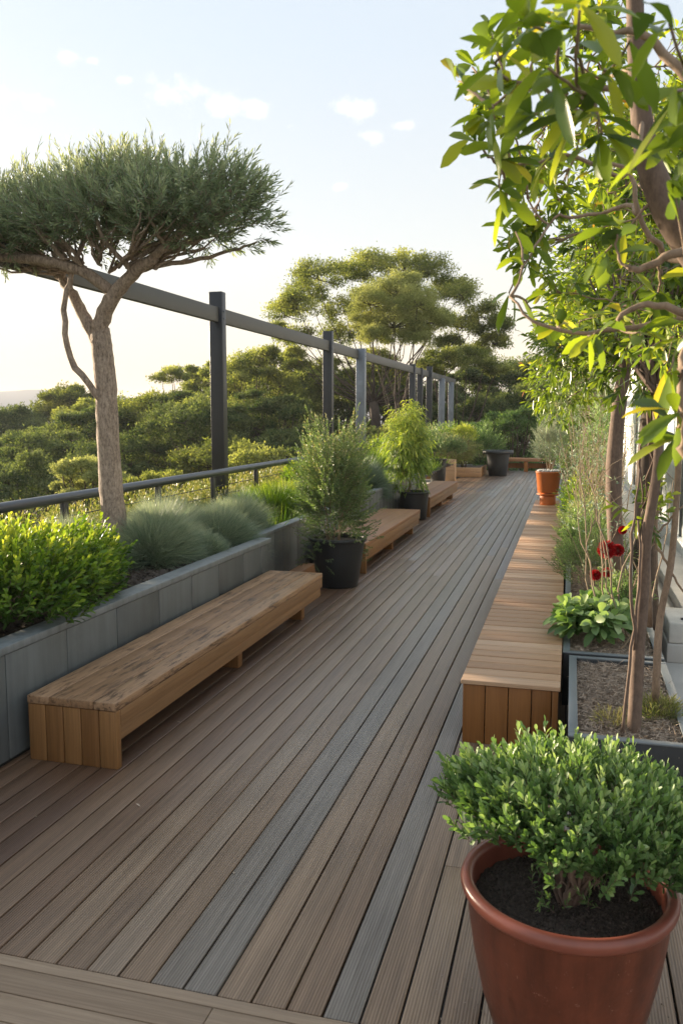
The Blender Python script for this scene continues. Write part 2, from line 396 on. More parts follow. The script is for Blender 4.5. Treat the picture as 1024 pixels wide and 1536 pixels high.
    def blades(s, P, D, L, w, T, droop=.5):
        """grass blades: three-segment strips bending over"""
        n = len(P); D = D / np.linalg.norm(D, axis=1)[:, None]
        S = np.cross(D, rng.normal(0, 1, (n, 3))); S /= np.linalg.norm(S, axis=1)[:, None] + 1e-9
        L = np.broadcast_to(L, (n,))[:, None]; dr = np.broadcast_to(droop, (n,))[:, None]; w = np.broadcast_to(w, (n,))[:, None]
        z = np.array([0, 0, -1.]); H = D * np.array([1, 1, 0])
        pts = [P + D * L * f + (z + H * .6) * L * dr * f * f * .6 for f in (0, .38, .72, 1)]
        V = np.stack([pts[0] - S * w / 2, pts[0] + S * w / 2, pts[1] - S * w / 2, pts[1] + S * w / 2, pts[2] - S * w / 3, pts[2] + S * w / 3, pts[3]], 1)
        b = np.arange(n)[:, None] * 7
        s.add(V.reshape(-1, 3), [np.concatenate([b + np.array([[0, 1, 3, 2]]), b + np.array([[2, 3, 5, 4]])]), b + np.array([[4, 5, 6]])], np.repeat(np.broadcast_to(T, (n,)), 7))
    def obj(s, name, mat, parent=None, loc=(0, 0, 0), smooth=False, bev=0):
        V = np.concatenate(s.V)
        o_ = np.array(parent.location if parent is not None and parent.parent is None else (getattr(parent, 'parent', None).location if parent is not None else loc), dtype=float)
        F = []
        if s.F3: F.append(np.concatenate(s.F3))
        if s.F4: F.append(np.concatenate(s.F4))
        F += s.FN
        me = nmesh(name, V - o_, F, mat, np.concatenate(s.T), smooth)
        o = place(name, me, parent, loc)
        if bev:
            b = o.modifiers.new('bevel', 'BEVEL'); b.width = bev; b.segments = 2; b.limit_method = 'ANGLE'
        return o

def unit(n):
    v = rng.normal(0, 1, (n, 3)); return v / np.linalg.norm(v, axis=1)[:, None]

def shoots(g, tw, B, D, L, k, leafL, leafW, ang=(.9, .35), tints=.5, tvar=.2, blade=False, droop=0., start=.1, r=.0015, curve=.15):
    """B bases, D directions, L lengths: each shoot carries k leaves set round it in a spiral"""
    n = len(B); D = D / np.linalg.norm(D, axis=1)[:, None]; L = np.broadcast_to(L, (n,))
    t = np.linspace(start, 1, k)[None, :, None]
    A = np.cross(D, rng.normal(0, 1, (n, 3))); A /= np.linalg.norm(A, axis=1)[:, None]; C = np.cross(D, A)
    ph = (np.arange(k) * 2.4)[None] + rng.uniform(0, 6, (n, 1)) + rng.normal(0, .25, (n, k))
    rad = A[:, None] * np.cos(ph)[..., None] + C[:, None] * np.sin(ph)[..., None]
    up = np.array([0, 0, 1.])
    P = B[:, None] + D[:, None] * L[:, None, None] * t + up * (curve * L[:, None, None] * t * t)
    an = (ang[0] + (ang[1] - ang[0]) * t[..., 0]) + rng.normal(0, .15, (n, k))
    Dl = (D + up * curve * .5)[:, None] * np.cos(an)[..., None] + rad * np.sin(an)[..., None]
    T = np.clip(np.broadcast_to(tints, (n,))[:, None] + rng.normal(0, tvar, (n, k)) + (t[..., 0] - .5) * .35, 0, 1)
    LL = leafL * rng.uniform(.75, 1.2, (n, k)) * (1 - .35 * np.abs(t[..., 0] - .6))
    g.leaves(P.reshape(-1, 3), Dl.reshape(-1, 3), LL.ravel(), (leafW * rng.uniform(.8, 1.2, (n, k))).ravel(), T.ravel(), blade, droop,
             N=(D[:, None] - rad * .3 + rng.normal(0, .25, (n, k, 3))).reshape(-1, 3))
    if tw is not None:
        tw.segs(B, B + D * L[:, None] + up * (curve * L[:, None]), r, r * .5)

def bez(a, c, b, n=7):
    t = np.linspace(0, 1, n)[:, None]; a, b, c = map(np.array, (a, b, c))
    return a * (1 - t) ** 2 + 2 * c * t * (1 - t) + b * t * t

def wiggle(P, amp):
    P = np.array(P, dtype=float); P[1:-1] += rng.normal(0, amp, P[1:-1].shape); return P

def smoothline(P, n=24):
    """Catmull-Rom through control points"""
    P = np.array(P, dtype=float); Q = np.vstack([2 * P[0] - P[1], P, 2 * P[-1] - P[-2]]); out = []
    m = len(P) - 1
    for u in np.linspace(0, m - 1e-6, n):
        i = int(u); t = u - i; p0, p1, p2, p3 = Q[i:i + 4]
        out.append(.5 * ((2 * p1) + (-p0 + p2) * t + (2 * p0 - 5 * p1 + 4 * p2 - p3) * t * t + (-p0 + 3 * p1 - 3 * p2 + p3) * t ** 3))
    return np.array(out)

# ------------------------------------------------------------------ the setting
def structure(o): o['kind'] = 'structure'; return o

def build_ground():
    xs = np.concatenate([-np.geomspace(60, 4000, 24)[::-1], np.linspace(-50, 50, 21), np.geomspace(60, 4000, 24)])
    ys = np.concatenate([[-300, -100, -30], np.linspace(-10, 90, 26), np.geomspace(100, 4200, 40)])
    X, Y = np.meshgrid(xs, ys)
    d = np.hypot(X, Y)
    Z = -7.5 - np.clip((d - 90) / 600, 0, 1) * 45 + .5 * np.sin(X * .09) * np.cos(Y * .07)
    V = np.stack([X, Y, Z], -1).reshape(-1, 3); w = len(xs)
    i = np.arange(len(ys) - 1)[:, None] * w; j = np.arange(w - 1)[None]
    F = np.stack([i + j, i + j + 1, i + w + j + 1, i + w + j], -1).reshape(-1, 4)
    structure(place('ground', nmesh('ground', V, F, M['ground'], smooth=True)))
    # a ridge two kilometres off
    az = np.linspace(R(-75), R(45), 160)
    rows = []
    for k, (dist, hh) in enumerate([(1500, -53), (1750, -15), (2000, 1.0), (2300, .6), (2700, -53)]):
        h = hh if hh < -20 else hh + (58 if hh > 0 else 25) * (.72 + .16 * np.sin(az * 9 + 1) + .08 * np.sin(az * 31 + 2) + .03 * np.sin(az * 90))
        rows.append(np.stack([np.sin(az) * dist, np.cos(az) * dist, np.broadcast_to(h, az.shape)], -1))
    V = np.concatenate(rows); w = len(az); i = np.arange(4)[:, None] * w; j = np.arange(w - 1)[None]
    F = np.stack([i + j, i + w + j, i + w + j + 1, i + j + 1], -1).reshape(-1, 4)
    structure(place('hills', nmesh('hills', V, F, M['hill'], smooth=True)))
    g = G()
    g.box(-6.4, 9, -6, 40, -7.4, -.16, .5)
    structure(g.obj('terrace_slab', M['slab']))
    g = G(); g.box(.74, 9, 6.6, 40, -.155, -.012, .5)
    for k, (a, b) in enumerate([(6.6, 9.1), (9.105, 11.8), (11.805, 15), (15.005, 22), (22.005, 34)]):
        g.box(.74, 8.9, a, b, -.012, 0.0, .2 + .15 * k)
    structure(g.obj('stone_paving', M['concrete'], bev=.004))
build_ground()

def build_deck():
    g = G(); pitch = .14; x = -3.70
    off = (-2.08 - x) % pitch
    x = x + off - pitch
    k = 0
    while x < 1.4:
        y = 2.713; ymax = 33.5
        if x + pitch < -3.36: y = 9.2
        first = random.uniform(8, 16) if x < -.62 else random.choice([1.15, 1.02, 1.28, .9])
        xr = x + (0.0 if False else 0)
        while y < ymax:
            if x > .74 and y > 4.5: break
            ln = first if y < 3 else random.uniform(7, 13)
            y1 = min(y + ln, ymax)
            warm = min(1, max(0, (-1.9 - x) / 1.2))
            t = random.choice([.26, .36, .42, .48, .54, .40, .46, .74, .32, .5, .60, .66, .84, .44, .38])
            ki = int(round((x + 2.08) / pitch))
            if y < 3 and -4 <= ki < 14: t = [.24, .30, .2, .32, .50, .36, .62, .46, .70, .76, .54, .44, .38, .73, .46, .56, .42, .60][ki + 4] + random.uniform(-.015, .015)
            if y > 8: t = random.choice([.5, .66, .72, .78, .82, .86, .84])  # greyer, lighter tints on far boards paint in the sheen of the sky
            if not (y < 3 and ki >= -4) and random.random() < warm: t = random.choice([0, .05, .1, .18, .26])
            g.box(x + .005, x + pitch - .005, y, y1 - .003, -.028 + random.uniform(-.0006, .0006), random.uniform(-.0008, .0008), t)
            y = y1
        x += pitch; k += 1
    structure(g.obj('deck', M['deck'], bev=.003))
    g = G()
    y = 2.708
    for w in (.062, .135, .135, .135, .135, .135, .135, .135, .135, .135, .135, .135, .135):
        x = -3.9
        while x < 1.6:
            ln = random.uniform(2.4, 4.6); x1 = min(x + ln, 1.7)
            g.box(x, x1 - .003, y - w + .006, y, -.028, random.uniform(-.0008, .0008)); x = x1
        y -= w
    structure(g.obj('deck_border', M['deckx'], bev=.003))
    g = G(); g.box(-3.9, 1.7, 1.0, 34, -.12, -.03, .5)
    structure(g.obj('deck_joists', M['metal']))
build_deck()

# ------------------------------------------------------------------ timber benches
def low_bench(label, xf, xb, y0, y1, feet, h=.43, red=False, group='low timber benches along the left side'):
    """closed board end facing the camera, plank seat, apron of two rails, block feet"""
    cy = (y0 + y1) / 2
    t = thing('timber_bench', label, 'bench', ((xf + xb) / 2, cy, 0), group)
    g = G(); n = 4; w = (xf - xb) / n
    for i in range(n):
        g.box(xb + i * w, xb + (i + 1) * w - .0022, y0, y1, h - .055, h - random.uniform(0, .0015))
    g.obj('seat', M['redwood' if red else 'benchtop'], t, bev=.006)
    g = G(); g.box(xf - .055, xf - .004, y0 + .06, y1 - .004, h - .165, h - .058)
    g.obj('apron', M['benchside'], t, bev=.004)
    g = G(); g.box(xf - .075, xf - .018, y0 + .06, y1 - .03, h - .262, h - .169)
    g.obj('lower_rail', M['benchside'], t, bev=.004)
    g = G(); g.box(xb + .03, xb + .07, y0 + .06, y1 - .04, h - .255, h - .06)
    g.obj('rear_rail', M['benchside'], t, bev=.004)
    n = 5; w = (xf - xb) / n
    for i in range(n):
        g = G(); g.box(xb + i * w + .0025, xb + (i + 1) * w - .0025, y0 + .004, y0 + .055, 0.001, h - .058 if i < n - 1 else h - .058)
        g.obj('end_board', M['benchend'], t, bev=.005)
    for fy in feet:
        g = G(); g.box(xf - .27, xf - .085, fy - .05, fy + .05, 0.001, h - .06)
        g.obj('leg', M['benchend'], t, bev=.004)
        g = G(); g.box(xb + .08, xb + .22, fy - .05, fy + .05, 0.001, h - .06)
        g.obj('leg', M['benchend'], t, bev=.004)
    return t

low_bench('long weathered timber bench in front of the grey tiled planter, nearest the camera', -2.655, -3.29, 4.42, 8.86, (6.62, 8.4))
low_bench('timber bench just behind the first black pot with the bushy grey green plant', -2.70, -3.46, 11.1, 15.4, (13.3, 15.1), red=True)
low_bench('timber bench beyond the tall yellow green potted plant, third along the deck', -2.90, -3.54, 17.75, 22.3, (20, 21.9), red=True)

def slat_bench():
    t = thing('slatted_bench', 'very long pale slatted timber bench running along the right edge of the deck', 'bench', (-.34, 11.5, 0))
    g = G(); y = 5.43; h = .44; k = 0
    while y < 17.6:
        w = .155 + random.uniform(-.012, .012)
        f = (y - 5.4) / 12.2
        g.box(-.665 - .02 * f, -.022 - .19 * f * f, y, y + w - .013, h - .03, h - random.uniform(0, .003)); y += w; k += 1
    g.obj('seat', M['slats'], t, bev=.004)
    xs = [-.655, -.505, -.353, -.203, -.075, -.03]
    for a, b in zip(xs[:-1], xs[1:]):
        g = G(); g.box(a + .003, b - .003, 5.445, 5.475, .001, h - .034); g.obj('end_board', M['slatside'], t, bev=.003)
    g = G(); y = 5.48
    while y < 17.5:
        g.box(-.655, -.63, y, y + .146, .001, h - .034); y += .15
    g.obj('side_cladding', M['slatside'], t, bev=.003)
    g = G()
    for x in (-.5, -.12): g.box(x, x + .05, 5.5, 17.3, .2, h - .034)
    g.obj('frame', M['slatside'], t)
slat_bench()

def far_bench():
    t = thing('timber_bench', 'plain timber bench across the far end of the deck under dark shrubs', 'bench', (-1.7, 33.1, 0))
    g = G()
    for i in range(4): g.box(-2.9, -.6, 32.9 + i * .13, 33.02 + i * .13, .40, .52)
    g.obj('seat', M['redwood'], t, bev=.006)
    for x in (-2.5, -1.75, -.9):
        g = G(); g.box(x, x + .14, 32.95, 33.35, .001, .4); g.obj('leg', M['slatside'], t, bev=.004)
    g = G(); g.box(-2.7, -.7, 33.3, 33.34, .12, .32); g.obj('rear_rail', M['slatside'], t, bev=.004)
far_bench()

def stub_bench():
    t = thing('timber_bench', 'short timber seat with a thick end post beside the third black pot', 'bench', (-4.0, 27.6, 0))
    g = G(); g.box(-4.7, -4.02, 27.55, 29.2, .52, .60); g.obj('seat', M['redwood'], t, bev=.006)
    g = G(); g.box(-4.0, -3.68, 27.5, 27.8, .001, .72); g.obj('end_post', M['slats'], t, bev=.01)
    g = G(); g.box(-4.7, -4.05, 27.6, 27.66, .06, .42); g.obj('front_board', M['benchside'], t, bev=.004)
    g = G(); g.box(-4.16, -4.05, 27.7, 27.85, .001, .52); g.obj('leg', M['slatside'], t, bev=.004)
stub_bench()

# ------------------------------------------------------------------ planters on the left
def tiled_planter():
    t = thing('tiled_planter', 'long raised planter faced with slate grey panels behind the nearest bench', 'planter', (-4.2, 5, 0))
    seams = [.9, 1.6, 2.3, 2.98, 3.66, 4.32, 4.98, 5.65, 6.34, 6.98, 7.6, 8.25, 8.78, 9.1]
    g = G()
    for a, b in zip(seams[:-1], seams[1:]):
        g.box(-3.385, -3.36, a + .004, b - .004, .035, .710, random.random())
    g.obj('facing_panel', M['tile'], t, bev=.002)
    g = G(); g.box(-3.52, -3.352, .9, 9.105, .715, .765, .6); g.obj('capping', M['cap'], t, bev=.003)
    g = G(); g.box(-3.5, -3.388, .9, 9.09, .001, .712, .5); g.box(-6.3, -3.502, 8.98, 9.1, .001, .66, .5); g.obj('wall', M['boxdark'], t)
tiled_planter()

def soil_patch(name, x0, x1, y0, y1, z, mat, amp=.02, step=.06):
    nx = max(2, int((x1 - x0) / step)); ny = max(2, int((y1 - y0) / step))
    X, Y = np.meshgrid(np.linspace(x0, x1, nx), np.linspace(y0, y1, ny))
    Z = z + rng.normal(0, amp, X.shape) + amp * np.sin(X * 3 + Y)
    V = np.stack([X, Y, Z], -1).reshape(-1, 3)
    i = np.arange(ny - 1)[:, None] * nx; j = np.arange(nx - 1)[None]
    F = np.stack([i + j, i + j + 1, i + nx + j + 1, i + nx + j], -1).reshape(-1, 4)
    return V, F

def litter(g, x0, x1, y0, y1, z, n, L, W, zs=.02):
    P = np.stack([rng.uniform(x0, x1, n), rng.uniform(y0, y1, n), z + rng.uniform(0, zs, n)], -1)
    D = unit(n) * np.array([1, 1, .25])
    g.leaves(P, D, rng.uniform(.5, 1.3, n) * L, rng.uniform(.6, 1.2, n) * W, rng.random(n))

g = G(); V, F = soil_patch('s', -5.35, -3.52, .9, 9.0, .67, M['soil']); g.add(V, F)
structure(g.obj('soil_bed', M['soil'], smooth=False))
g = G(); litter(g, -4.6, -3.53, 3, 9.0, .69, 9000, .045, .016, .035)
o = g.obj('bark_mulch', M['chips']); o['kind'] = 'stuff'; tag(o, 'loose dark bark chips spread over the soil of the tiled planter', 'mulch')
g = G(); V, F = soil_patch('s', -6.38, -5.36, .9, 40, .62, M['soil'], .03, .3); g.add(V, F)
V, F = soil_patch('s', -5.36, -3.66, 9.12, 27, .60, M['soil'], .03, .15); g.add(V, F)
structure(g.obj('roof_garden_soil', M['soil']))

def second_planter():
    t = thing('grey_planter', 'grey panelled planter running behind the potted plants and second bench', 'planter', (-3.7, 14, 0))
    g = G(); y = 9.25
    while y < 20.5: g.box(-3.62, -3.585, y + .003, y + .297, .02, .72, random.random()); y += .3
    g.obj('facing_panel', M['tile'], t, bev=.002)
    g = G(); g.box(-3.72, -3.575, 9.2, 20.55, .723, .76, .6); g.obj('capping', M['cap'], t, bev=.003)
    g = G(); g.box(-3.71, -3.625, 9.2, 20.5, .001, .72, .5); g.obj('wall', M['boxdark'], t)
    g = G(); g.box(-3.58, -3.40, 9.3, 11.0, .001, .13); g.obj('timber_kerb', M['redwood'], t, bev=.004)
second_planter()

# ------------------------------------------------------------------ pergola and railing
def pergola():
    t = thing('pergola', 'steel pergola of one long beam on a row of posts along the garden edge', 'pergola', (-5.4, 20, 0))
    g = G(); g.box(-5.46, -5.38, 3.0, 40, 3.64, 3.87, .5); g.obj('beam', M['beam'], t, bev=.006)
    for y, ztop, x, m, w in [(5.2, 4.1, -5.4, 'metal', .16), (12.4, 4.11, -5.4, 'metal', .16), (18.6, 4.09, -5.4, 'metal', .16), (21.3, 3.90, -5.3, 'steel', .18),
                          (29.1, 3.95, -5.4, 'metal', .15), (30.6, 3.9, -5.4, 'metal', .15), (32.4, 4.05, -5.35, 'metal', .16), (35.3, 3.72, -5.3, 'steel', .19), (38.1, 3.66, -5.3, 'steel', .17)]:
        g = G(); g.box(x - .06 - w / 2, x + w / 2 - .0, y - w / 2, y + w / 2, .55, ztop, .5)
        o = g.obj('post', M[m], t, bev=.008)
        if m == 'steel': o['label'] = 'pale grey steel post'
        else: o['label'] = 'charcoal post'
        for bz in (3.70, 3.81):
            g = G(); xb_ = x + w / 2 - .002 if m == 'metal' else x + w / 2; g.tube([(xb_, y, bz), (xb_ + .014, y, bz)], .016, 6); g.obj('bolt', M['steel'], o)
pergola()

def railing():
    t = thing('railing', 'grey tubular handrail on short dark posts along the left garden edge', 'railing', (-5.1, 15, 0))
    g = G(); y = np.linspace(1.0, 40, 60); g.tube(np.stack([np.full(60, -5.1), y, np.full(60, 1.335)], -1), .052, 14); g.obj('handrail', M['rail'], t, smooth=True)
    for y in [3.7, 5.6, 7.62, 9.69, 11.4, 13.16, 14.85] + [16.9 + 1.9 * k for k in range(12)]:
        g = G(); g.box(-5.135, -5.085, y - .045, y + .045, .5, 1.30, .5)
        g.obj('post', M['metal'], t, bev=.004)
    for z in (1.12, .98):
        g = G(); g.tube([(-5.16, 1, z), (-5.16, 40, z)], .006, 6); g.obj('cable', M['metal'], t)
railing()

# ------------------------------------------------------------------ pots
def round_pot(name, label, c, r, h, mat, taper=.8, rimh=.05, soil='soil', group=None, lip=.018, soilz=None):
    t = thing(name, label, 'pot', (c[0], c[1], c[2]), group)
    g = G(); rb = r * taper
    g.lathe(c, [(0, .002), (rb * .97, .002), (rb, .012), (rb + (r - rb) * .5, h * .5), (r - .004, h - rimh)], 56)
    g.lathe(c, [(r - .004, h - rimh), (r - .01, h - rimh), (r - .045, h - .2)], 56)
    body = g.obj('body', M[mat], t, smooth=True)
    g = G(); g.lathe(c, [(r - .002, h - rimh), (r + lip, h - rimh), (r + lip + .004, h - rimh * .5), (r + lip, h), (r - .012, h), (r - .02, h - .01), (r - .022, h - rimh)], 56)
    g.obj('rim', M[mat], body, smooth=True, bev=0)
    g = G(); rr = np.linspace(0.0001, r - .02, 9); g.lathe(c, [(q, (soilz or (h - .06)) + random.uniform(-.01, .01)) for q in rr], 40)
    g.obj('soil', M[soil], t)
    return t

POTG = 'black plastic pots on the deck'
round_pot('plant_pot', 'large black plastic pot at the far end of the nearest bench, with a bushy plant', (-2.87, 10.25, 0), .355, .64, 'blackpot', .74, group=POTG)
round_pot('plant_pot', 'black pot between the second and third benches, under tall yellow green leaves', (-3.17, 17.3, 0), .31, .60, 'blackpot', .84, group=POTG)
round_pot('plant_pot', 'small black pot standing behind the tall yellow green potted plant', (-3.92, 25.4, 0), .25, .86, 'blackpot', .86, group=POTG)
t = round_pot('plant_pot', 'wide rimmed black pot near the far end of the deck beside the far bench', (-2.55, 30.6, 0), .42, .92, 'blackpot', .78, rimh=.12, lip=.13, group=POTG)

def terracotta():
    c = (.032, 2.84, 0); h = .60
    t = thing('terracotta_pot', 'big round terracotta pot in the right foreground holding a leafy shrub', 'pot', c)
    g = G(); g.lathe(c, [(0, .002), (.215, .002), (.235, .02), (.285, .18), (.318, .34), (.337, .47), (.343, .545)], 96); body = g.obj('body', M['terra'], t, smooth=True)
    g = G(); pr = [(.341, .546), (.355, .551), (.364, .565), (.367, .580), (.362, .594), (.350, .601), (.335, .601), (.324, .592), (.320, .575), (.318, .50), (.30, .40)]
    g.lathe(c, pr, 96); g.obj('rim', M['terrarim'], body, smooth=True)
    # granular soil
    n = 90; a = np.linspace(0, 2 * pi, 150, endpoint=False); rr = np.linspace(0.002, .319, 55)
    A, Rr = np.meshgrid(a, rr); Z = c[2] + .505 + rng.normal(0, .0055, A.shape) + .012 * np.sin(A * 3) * Rr / .35
    V = np.stack([c[0] + Rr * np.cos(A), c[1] + Rr * np.sin(A), Z], -1).reshape(-1, 3)
    i = np.arange(54)[:, None] * 150; j = np.arange(150)[None]; F = np.stack([i + j, i + (j + 1) % 150, i + 150 + (j + 1) % 150, i + 150 + j], -1).reshape(-1, 4)
    g = G(); g.add(V, F)
    q = rng.uniform(0, 1, 5200) ** .5 * .312; b = rng.uniform(0, 2 * pi, 5200)
    P = np.stack([c[0] + q * np.cos(b), c[1] + q * np.sin(b), c[2] + .508 + rng.uniform(0, .012, 5200)], -1)
    g.leaves(P, unit(5200) * np.array([1, 1, .5]), rng.uniform(.005, .014, 5200), rng.uniform(.003, .008, 5200), rng.random(5200))
    g.obj('soil', M['soil'], t)
terracotta()

def orange_pot():
    c = (-.42, 16.8, .442)
    t = thing('orange_pot', 'bright orange clay pot on a stand at the far end of the slatted bench', 'pot', c)
    g = G(); g.lathe(c, [(0, .24), (.19, .24), (.20, .25), (.235, .62), (.245, .63), (.245, .66), (.225, .66), (.215, .6)], 40); g.obj('body', M['orange'], t, smooth=True)
    g = G(); g.lathe(c, [(0, .001), (.15, .001), (.155, .01), (.155, .16), (.15, .18), (0, .18)], 40); g.obj('stand', M['orange'], t, smooth=True)
    g = G(); g.lathe(c, [(0, .19), (.19, .19), (.215, .205), (.215, .22), (0, .22)], 40); g.obj('saucer', M['orange'], t, smooth=True)
    g = G(); P = []
    for k in range(160):
        a = random.uniform(0, 6.28); r = .21 * random.random() ** .5
        g.lathe((c[0] + r * cos(a), c[1] + r * sin(a), c[2] + .65 + random.uniform(-.01, .03)), [(0.001, -.02), (.018, -.008), (.02, .006), (.001, .018)], 6, random.random())
    g.obj('pebbles', M['pebble'], t, smooth=True)
orange_pot()

# ------------------------------------------------------------------ planter boxes on the right
def box_planter(label, x0, x1, y0, y1, h, w=.045):
    t = thing('metal_planter', label, 'planter', ((x0 + x1) / 2, (y0 + y1) / 2, 0), 'grey metal planter boxes right of the bench')
    g = G(); g.box(x0, x1, y0, y0 + w, .002, h - .012, .5); g.box(x0, x1, y1 - w, y1, .002, h - .012, .4)
    g.box(x0, x0 + w, y0 + w + .001, y1 - w - .001, .002, h - .012, .5); g.box(x1 - w, x1, y0 + w + .001, y1 - w - .001, .002, h - .012, .5)
    g.obj('wall', M['boxdark'], t, bev=.002)
    g = G(); e = .004
    g.box(x0 - e, x1 + e, y0 - e, y0 + w + .006, h - .011, h, .5); g.box(x0 - e, x1 + e, y1 - w, y1 + e, h - .011, h, .5)
    g.box(x0 - e, x0 + w + e, y0 + w + .008, y1 - w - .002, h - .0115, h - .0005, .6); g.box(x1 - w - e, x1 + e, y0 + w + .008, y1 - w - .002, h - .0115, h - .0005, .6)
    g.obj('capping', M['box'], t, bev=.002)
    g = G(); V, F = soil_patch('s', x0 + w, x1 - w, y0 + w, y1 - w, h - .07, M['mulch'], .008, .03); g.add(V, F)
    litter(g, x0 + w, x1 - w, y0 + w, y1 - w, h - .065, int(min(15000, 13000 * (x1 - x0) * (y1 - y0))), .06, .006, .045)
    g.obj('mulch', M['mulch'] if random.random() < 0 else M['straw'], t)
    return t
box_planter('grey metal planter box of straw mulch directly behind the terracotta pot', .035, .70, 4.66, 6.28, .42)
box_planter('grey metal planter box holding the broad leafy green clump', -.012, .70, 6.36, 8.02, .42)
box_planter('grey metal planter box with the red flowering shrub', -.012, .72, 8.04, 10.4, .42)
box_planter('long grey metal planter box at the far side, full of dry stemmed shrubs', -.06, .74, 10.45, 17.9, .42)
box_planter('farthest grey planter box, beyond the orange pot', -.1, .74, 18.0, 30.5, .42)

def stone_block():
    t = thing('stone_seat', 'pale rough stone block seat on the paving right of the planter boxes', 'stone seat', (1.05, 8.6, 0))
    g = G(); g.box(.875, 1.55, 7.75, 8.45, .001, .17, .3); g.obj('base', M['concrete'], t, bev=.01)
    g = G(); g.box(.885, 1.55, 7.77, 8.42, .172, .36, .7); g.obj('seat', M['stone'], t, bev=.015)
    g = G(); g.box(1.0, 1.5, 7.9, 7.95, .362, .372, .5); g.obj('metal_strip', M['metal'], t)
stone_block()

def building():
    t = thing('building', 'pale rendered building with a tall glass front behind the right hand trees', 'building', (2.2, 18, 0))
    g = G(); g.box(1.62, 2.0, 8.6, 10.8, .001, 3.4, .6); g.box(1.62, 2.0, 17.0, 17.4, .001, 3.4, .5); g.box(1.62, 2.0, 24, 30, .001, 3.4, .4); g.box(1.60, 2.0, 8.6, 30, 3.402, 3.7, .5)
    g.box(1.62, 2.0, 10.802, 16.998, .001, .3, .5); g.box(1.62, 2.0, 17.402, 23.998, .001, .3, .5)
    g.obj('wall', M['wall'], t, bev=.01)
    m, nt, p, o = new_mat('frosted glass'); p.inputs['Base Color'].default_value = (.80, .85, .87, 1); p.inputs['Roughness'].default_value = .45; p.inputs['Specular IOR Level'].default_value = .5
    for a, b in ((10.82, 13.88), (13.92, 16.98), (17.42, 20.7), (20.74, 23.98)):
        g = G(); g.box(1.70, 1.715, a, b, .302, 3.4, .5); pane = g.obj('glass_pane', m, t)
        g = G(); g.box(1.66, 1.72, b + .0, b + .04, .302, 3.4, .5); g.obj('glazing_bar', M['box'], pane)
    g = G(); g.box(1.2, 1.615, 9.2, 14, .001, .14, .4); g.obj('step', M['concrete'], t, bev=.01)
building()

# ------------------------------------------------------------------ foliage builders
def ell_pts(n, c, r, inner=.6, zmin=-1):
    v = unit(n)
    if zmin > -1: v[:, 2] = np.where(v[:, 2] < zmin, -v[:, 2] * .6, v[:, 2])
    q = rng.uniform(inner ** 3, 1, n) ** (1 / 3)
    return np.array(c) + v * q[:, None] * np.array(r), v

def tree(name, label, cat, base, limbs, crown_fn, leafm, barkm, group=None, sides=10):
    pass

# --- terracotta pot shrub
def pot_shrub():
    b = np.array((.032, 2.84, .50))
    t = thing('potted_shrub', 'dense green leafy shrub with twisted stems growing in the terracotta pot', 'shrub', tuple(b))
    g = G(); tips = []
    c = np.array((.095, 2.96, .765)); rad = np.array((.49, .41, .115))
    for k in range(16):
        a = k * 2.4; rr = .30 * (.4 + .6 * random.random()); tip = c + np.array((cos(a) * rr, sin(a) * rr, random.uniform(-.08, .06)))
        mid = b + np.array((cos(a) * .06, sin(a) * .06, .10 + random.uniform(0, .05)))
        P = wiggle(bez(b + np.array((cos(a) * .012, sin(a) * .012, -.02)), mid, tip, 9), .008)
        g.tube(P, np.linspace(.018 if k < 4 else .008, .0035, 9), 8, wob=.08)
        for q in range(4):
            s = P[random.randint(4, 8)]; tw = s + unit(1)[0] * .12 + np.array((0, 0, .06)); g.tube(wiggle(bez(s, (s + tw) / 2 + rng.normal(0, .02, 3), tw, 5), .004), np.linspace(.004, .0015, 5), 5)
    g.obj('stems', M['smoothbark'], t, smooth=True)
    g = G(); tw = G()
    n = 1350
    P, v = ell_pts(n, c, rad, .62, -.05)
    lump = 1 + .10 * np.sin(v[:, 0] * 7 + v[:, 1] * 5) + .08 * np.sin(v[:, 1] * 11 + v[:, 2] * 9 + 1)
    P = c + (P - c) * lump[:, None]
    rr = np.hypot(P[:, 0] - .06, P[:, 1] - 2.97); P[:, 2] -= .5 * np.clip(rr - .25, 0, 1) ** 1.6 + .16 * np.clip(P[:, 0] - .1, 0, 1)      # the right side sags a little
    P[:, 2] += .03 * np.clip(-(P[:, 0]), 0, 1)
    D = v * np.array([.8, .8, .5]) + np.array([0, 0, .85]) + rng.normal(0, .22, (n, 3))
    shoots(g, tw, P, D, rng.uniform(.04, .125, n), 12, .042, .0135, (1.0, .3), .38 + .38 * (v[:, 2]) + rng.normal(0, .14, n), .16, 2, .05)
    # a few stray low sprigs
    n = 26; a = rng.uniform(0, 6.28, n); P = b + np.stack([np.cos(a) * .12, np.sin(a) * .12, rng.uniform(.03, .12, n)], -1)
    shoots(g, tw, P, unit(n) + np.array([0, 0, .8]), .06, 9, .03, .008, (.9, .3), .5, .2, True)
    g.obj('foliage', M['l_terra'], t); tw.obj('twigs', M['smoothbark'], t)
pot_shrub()

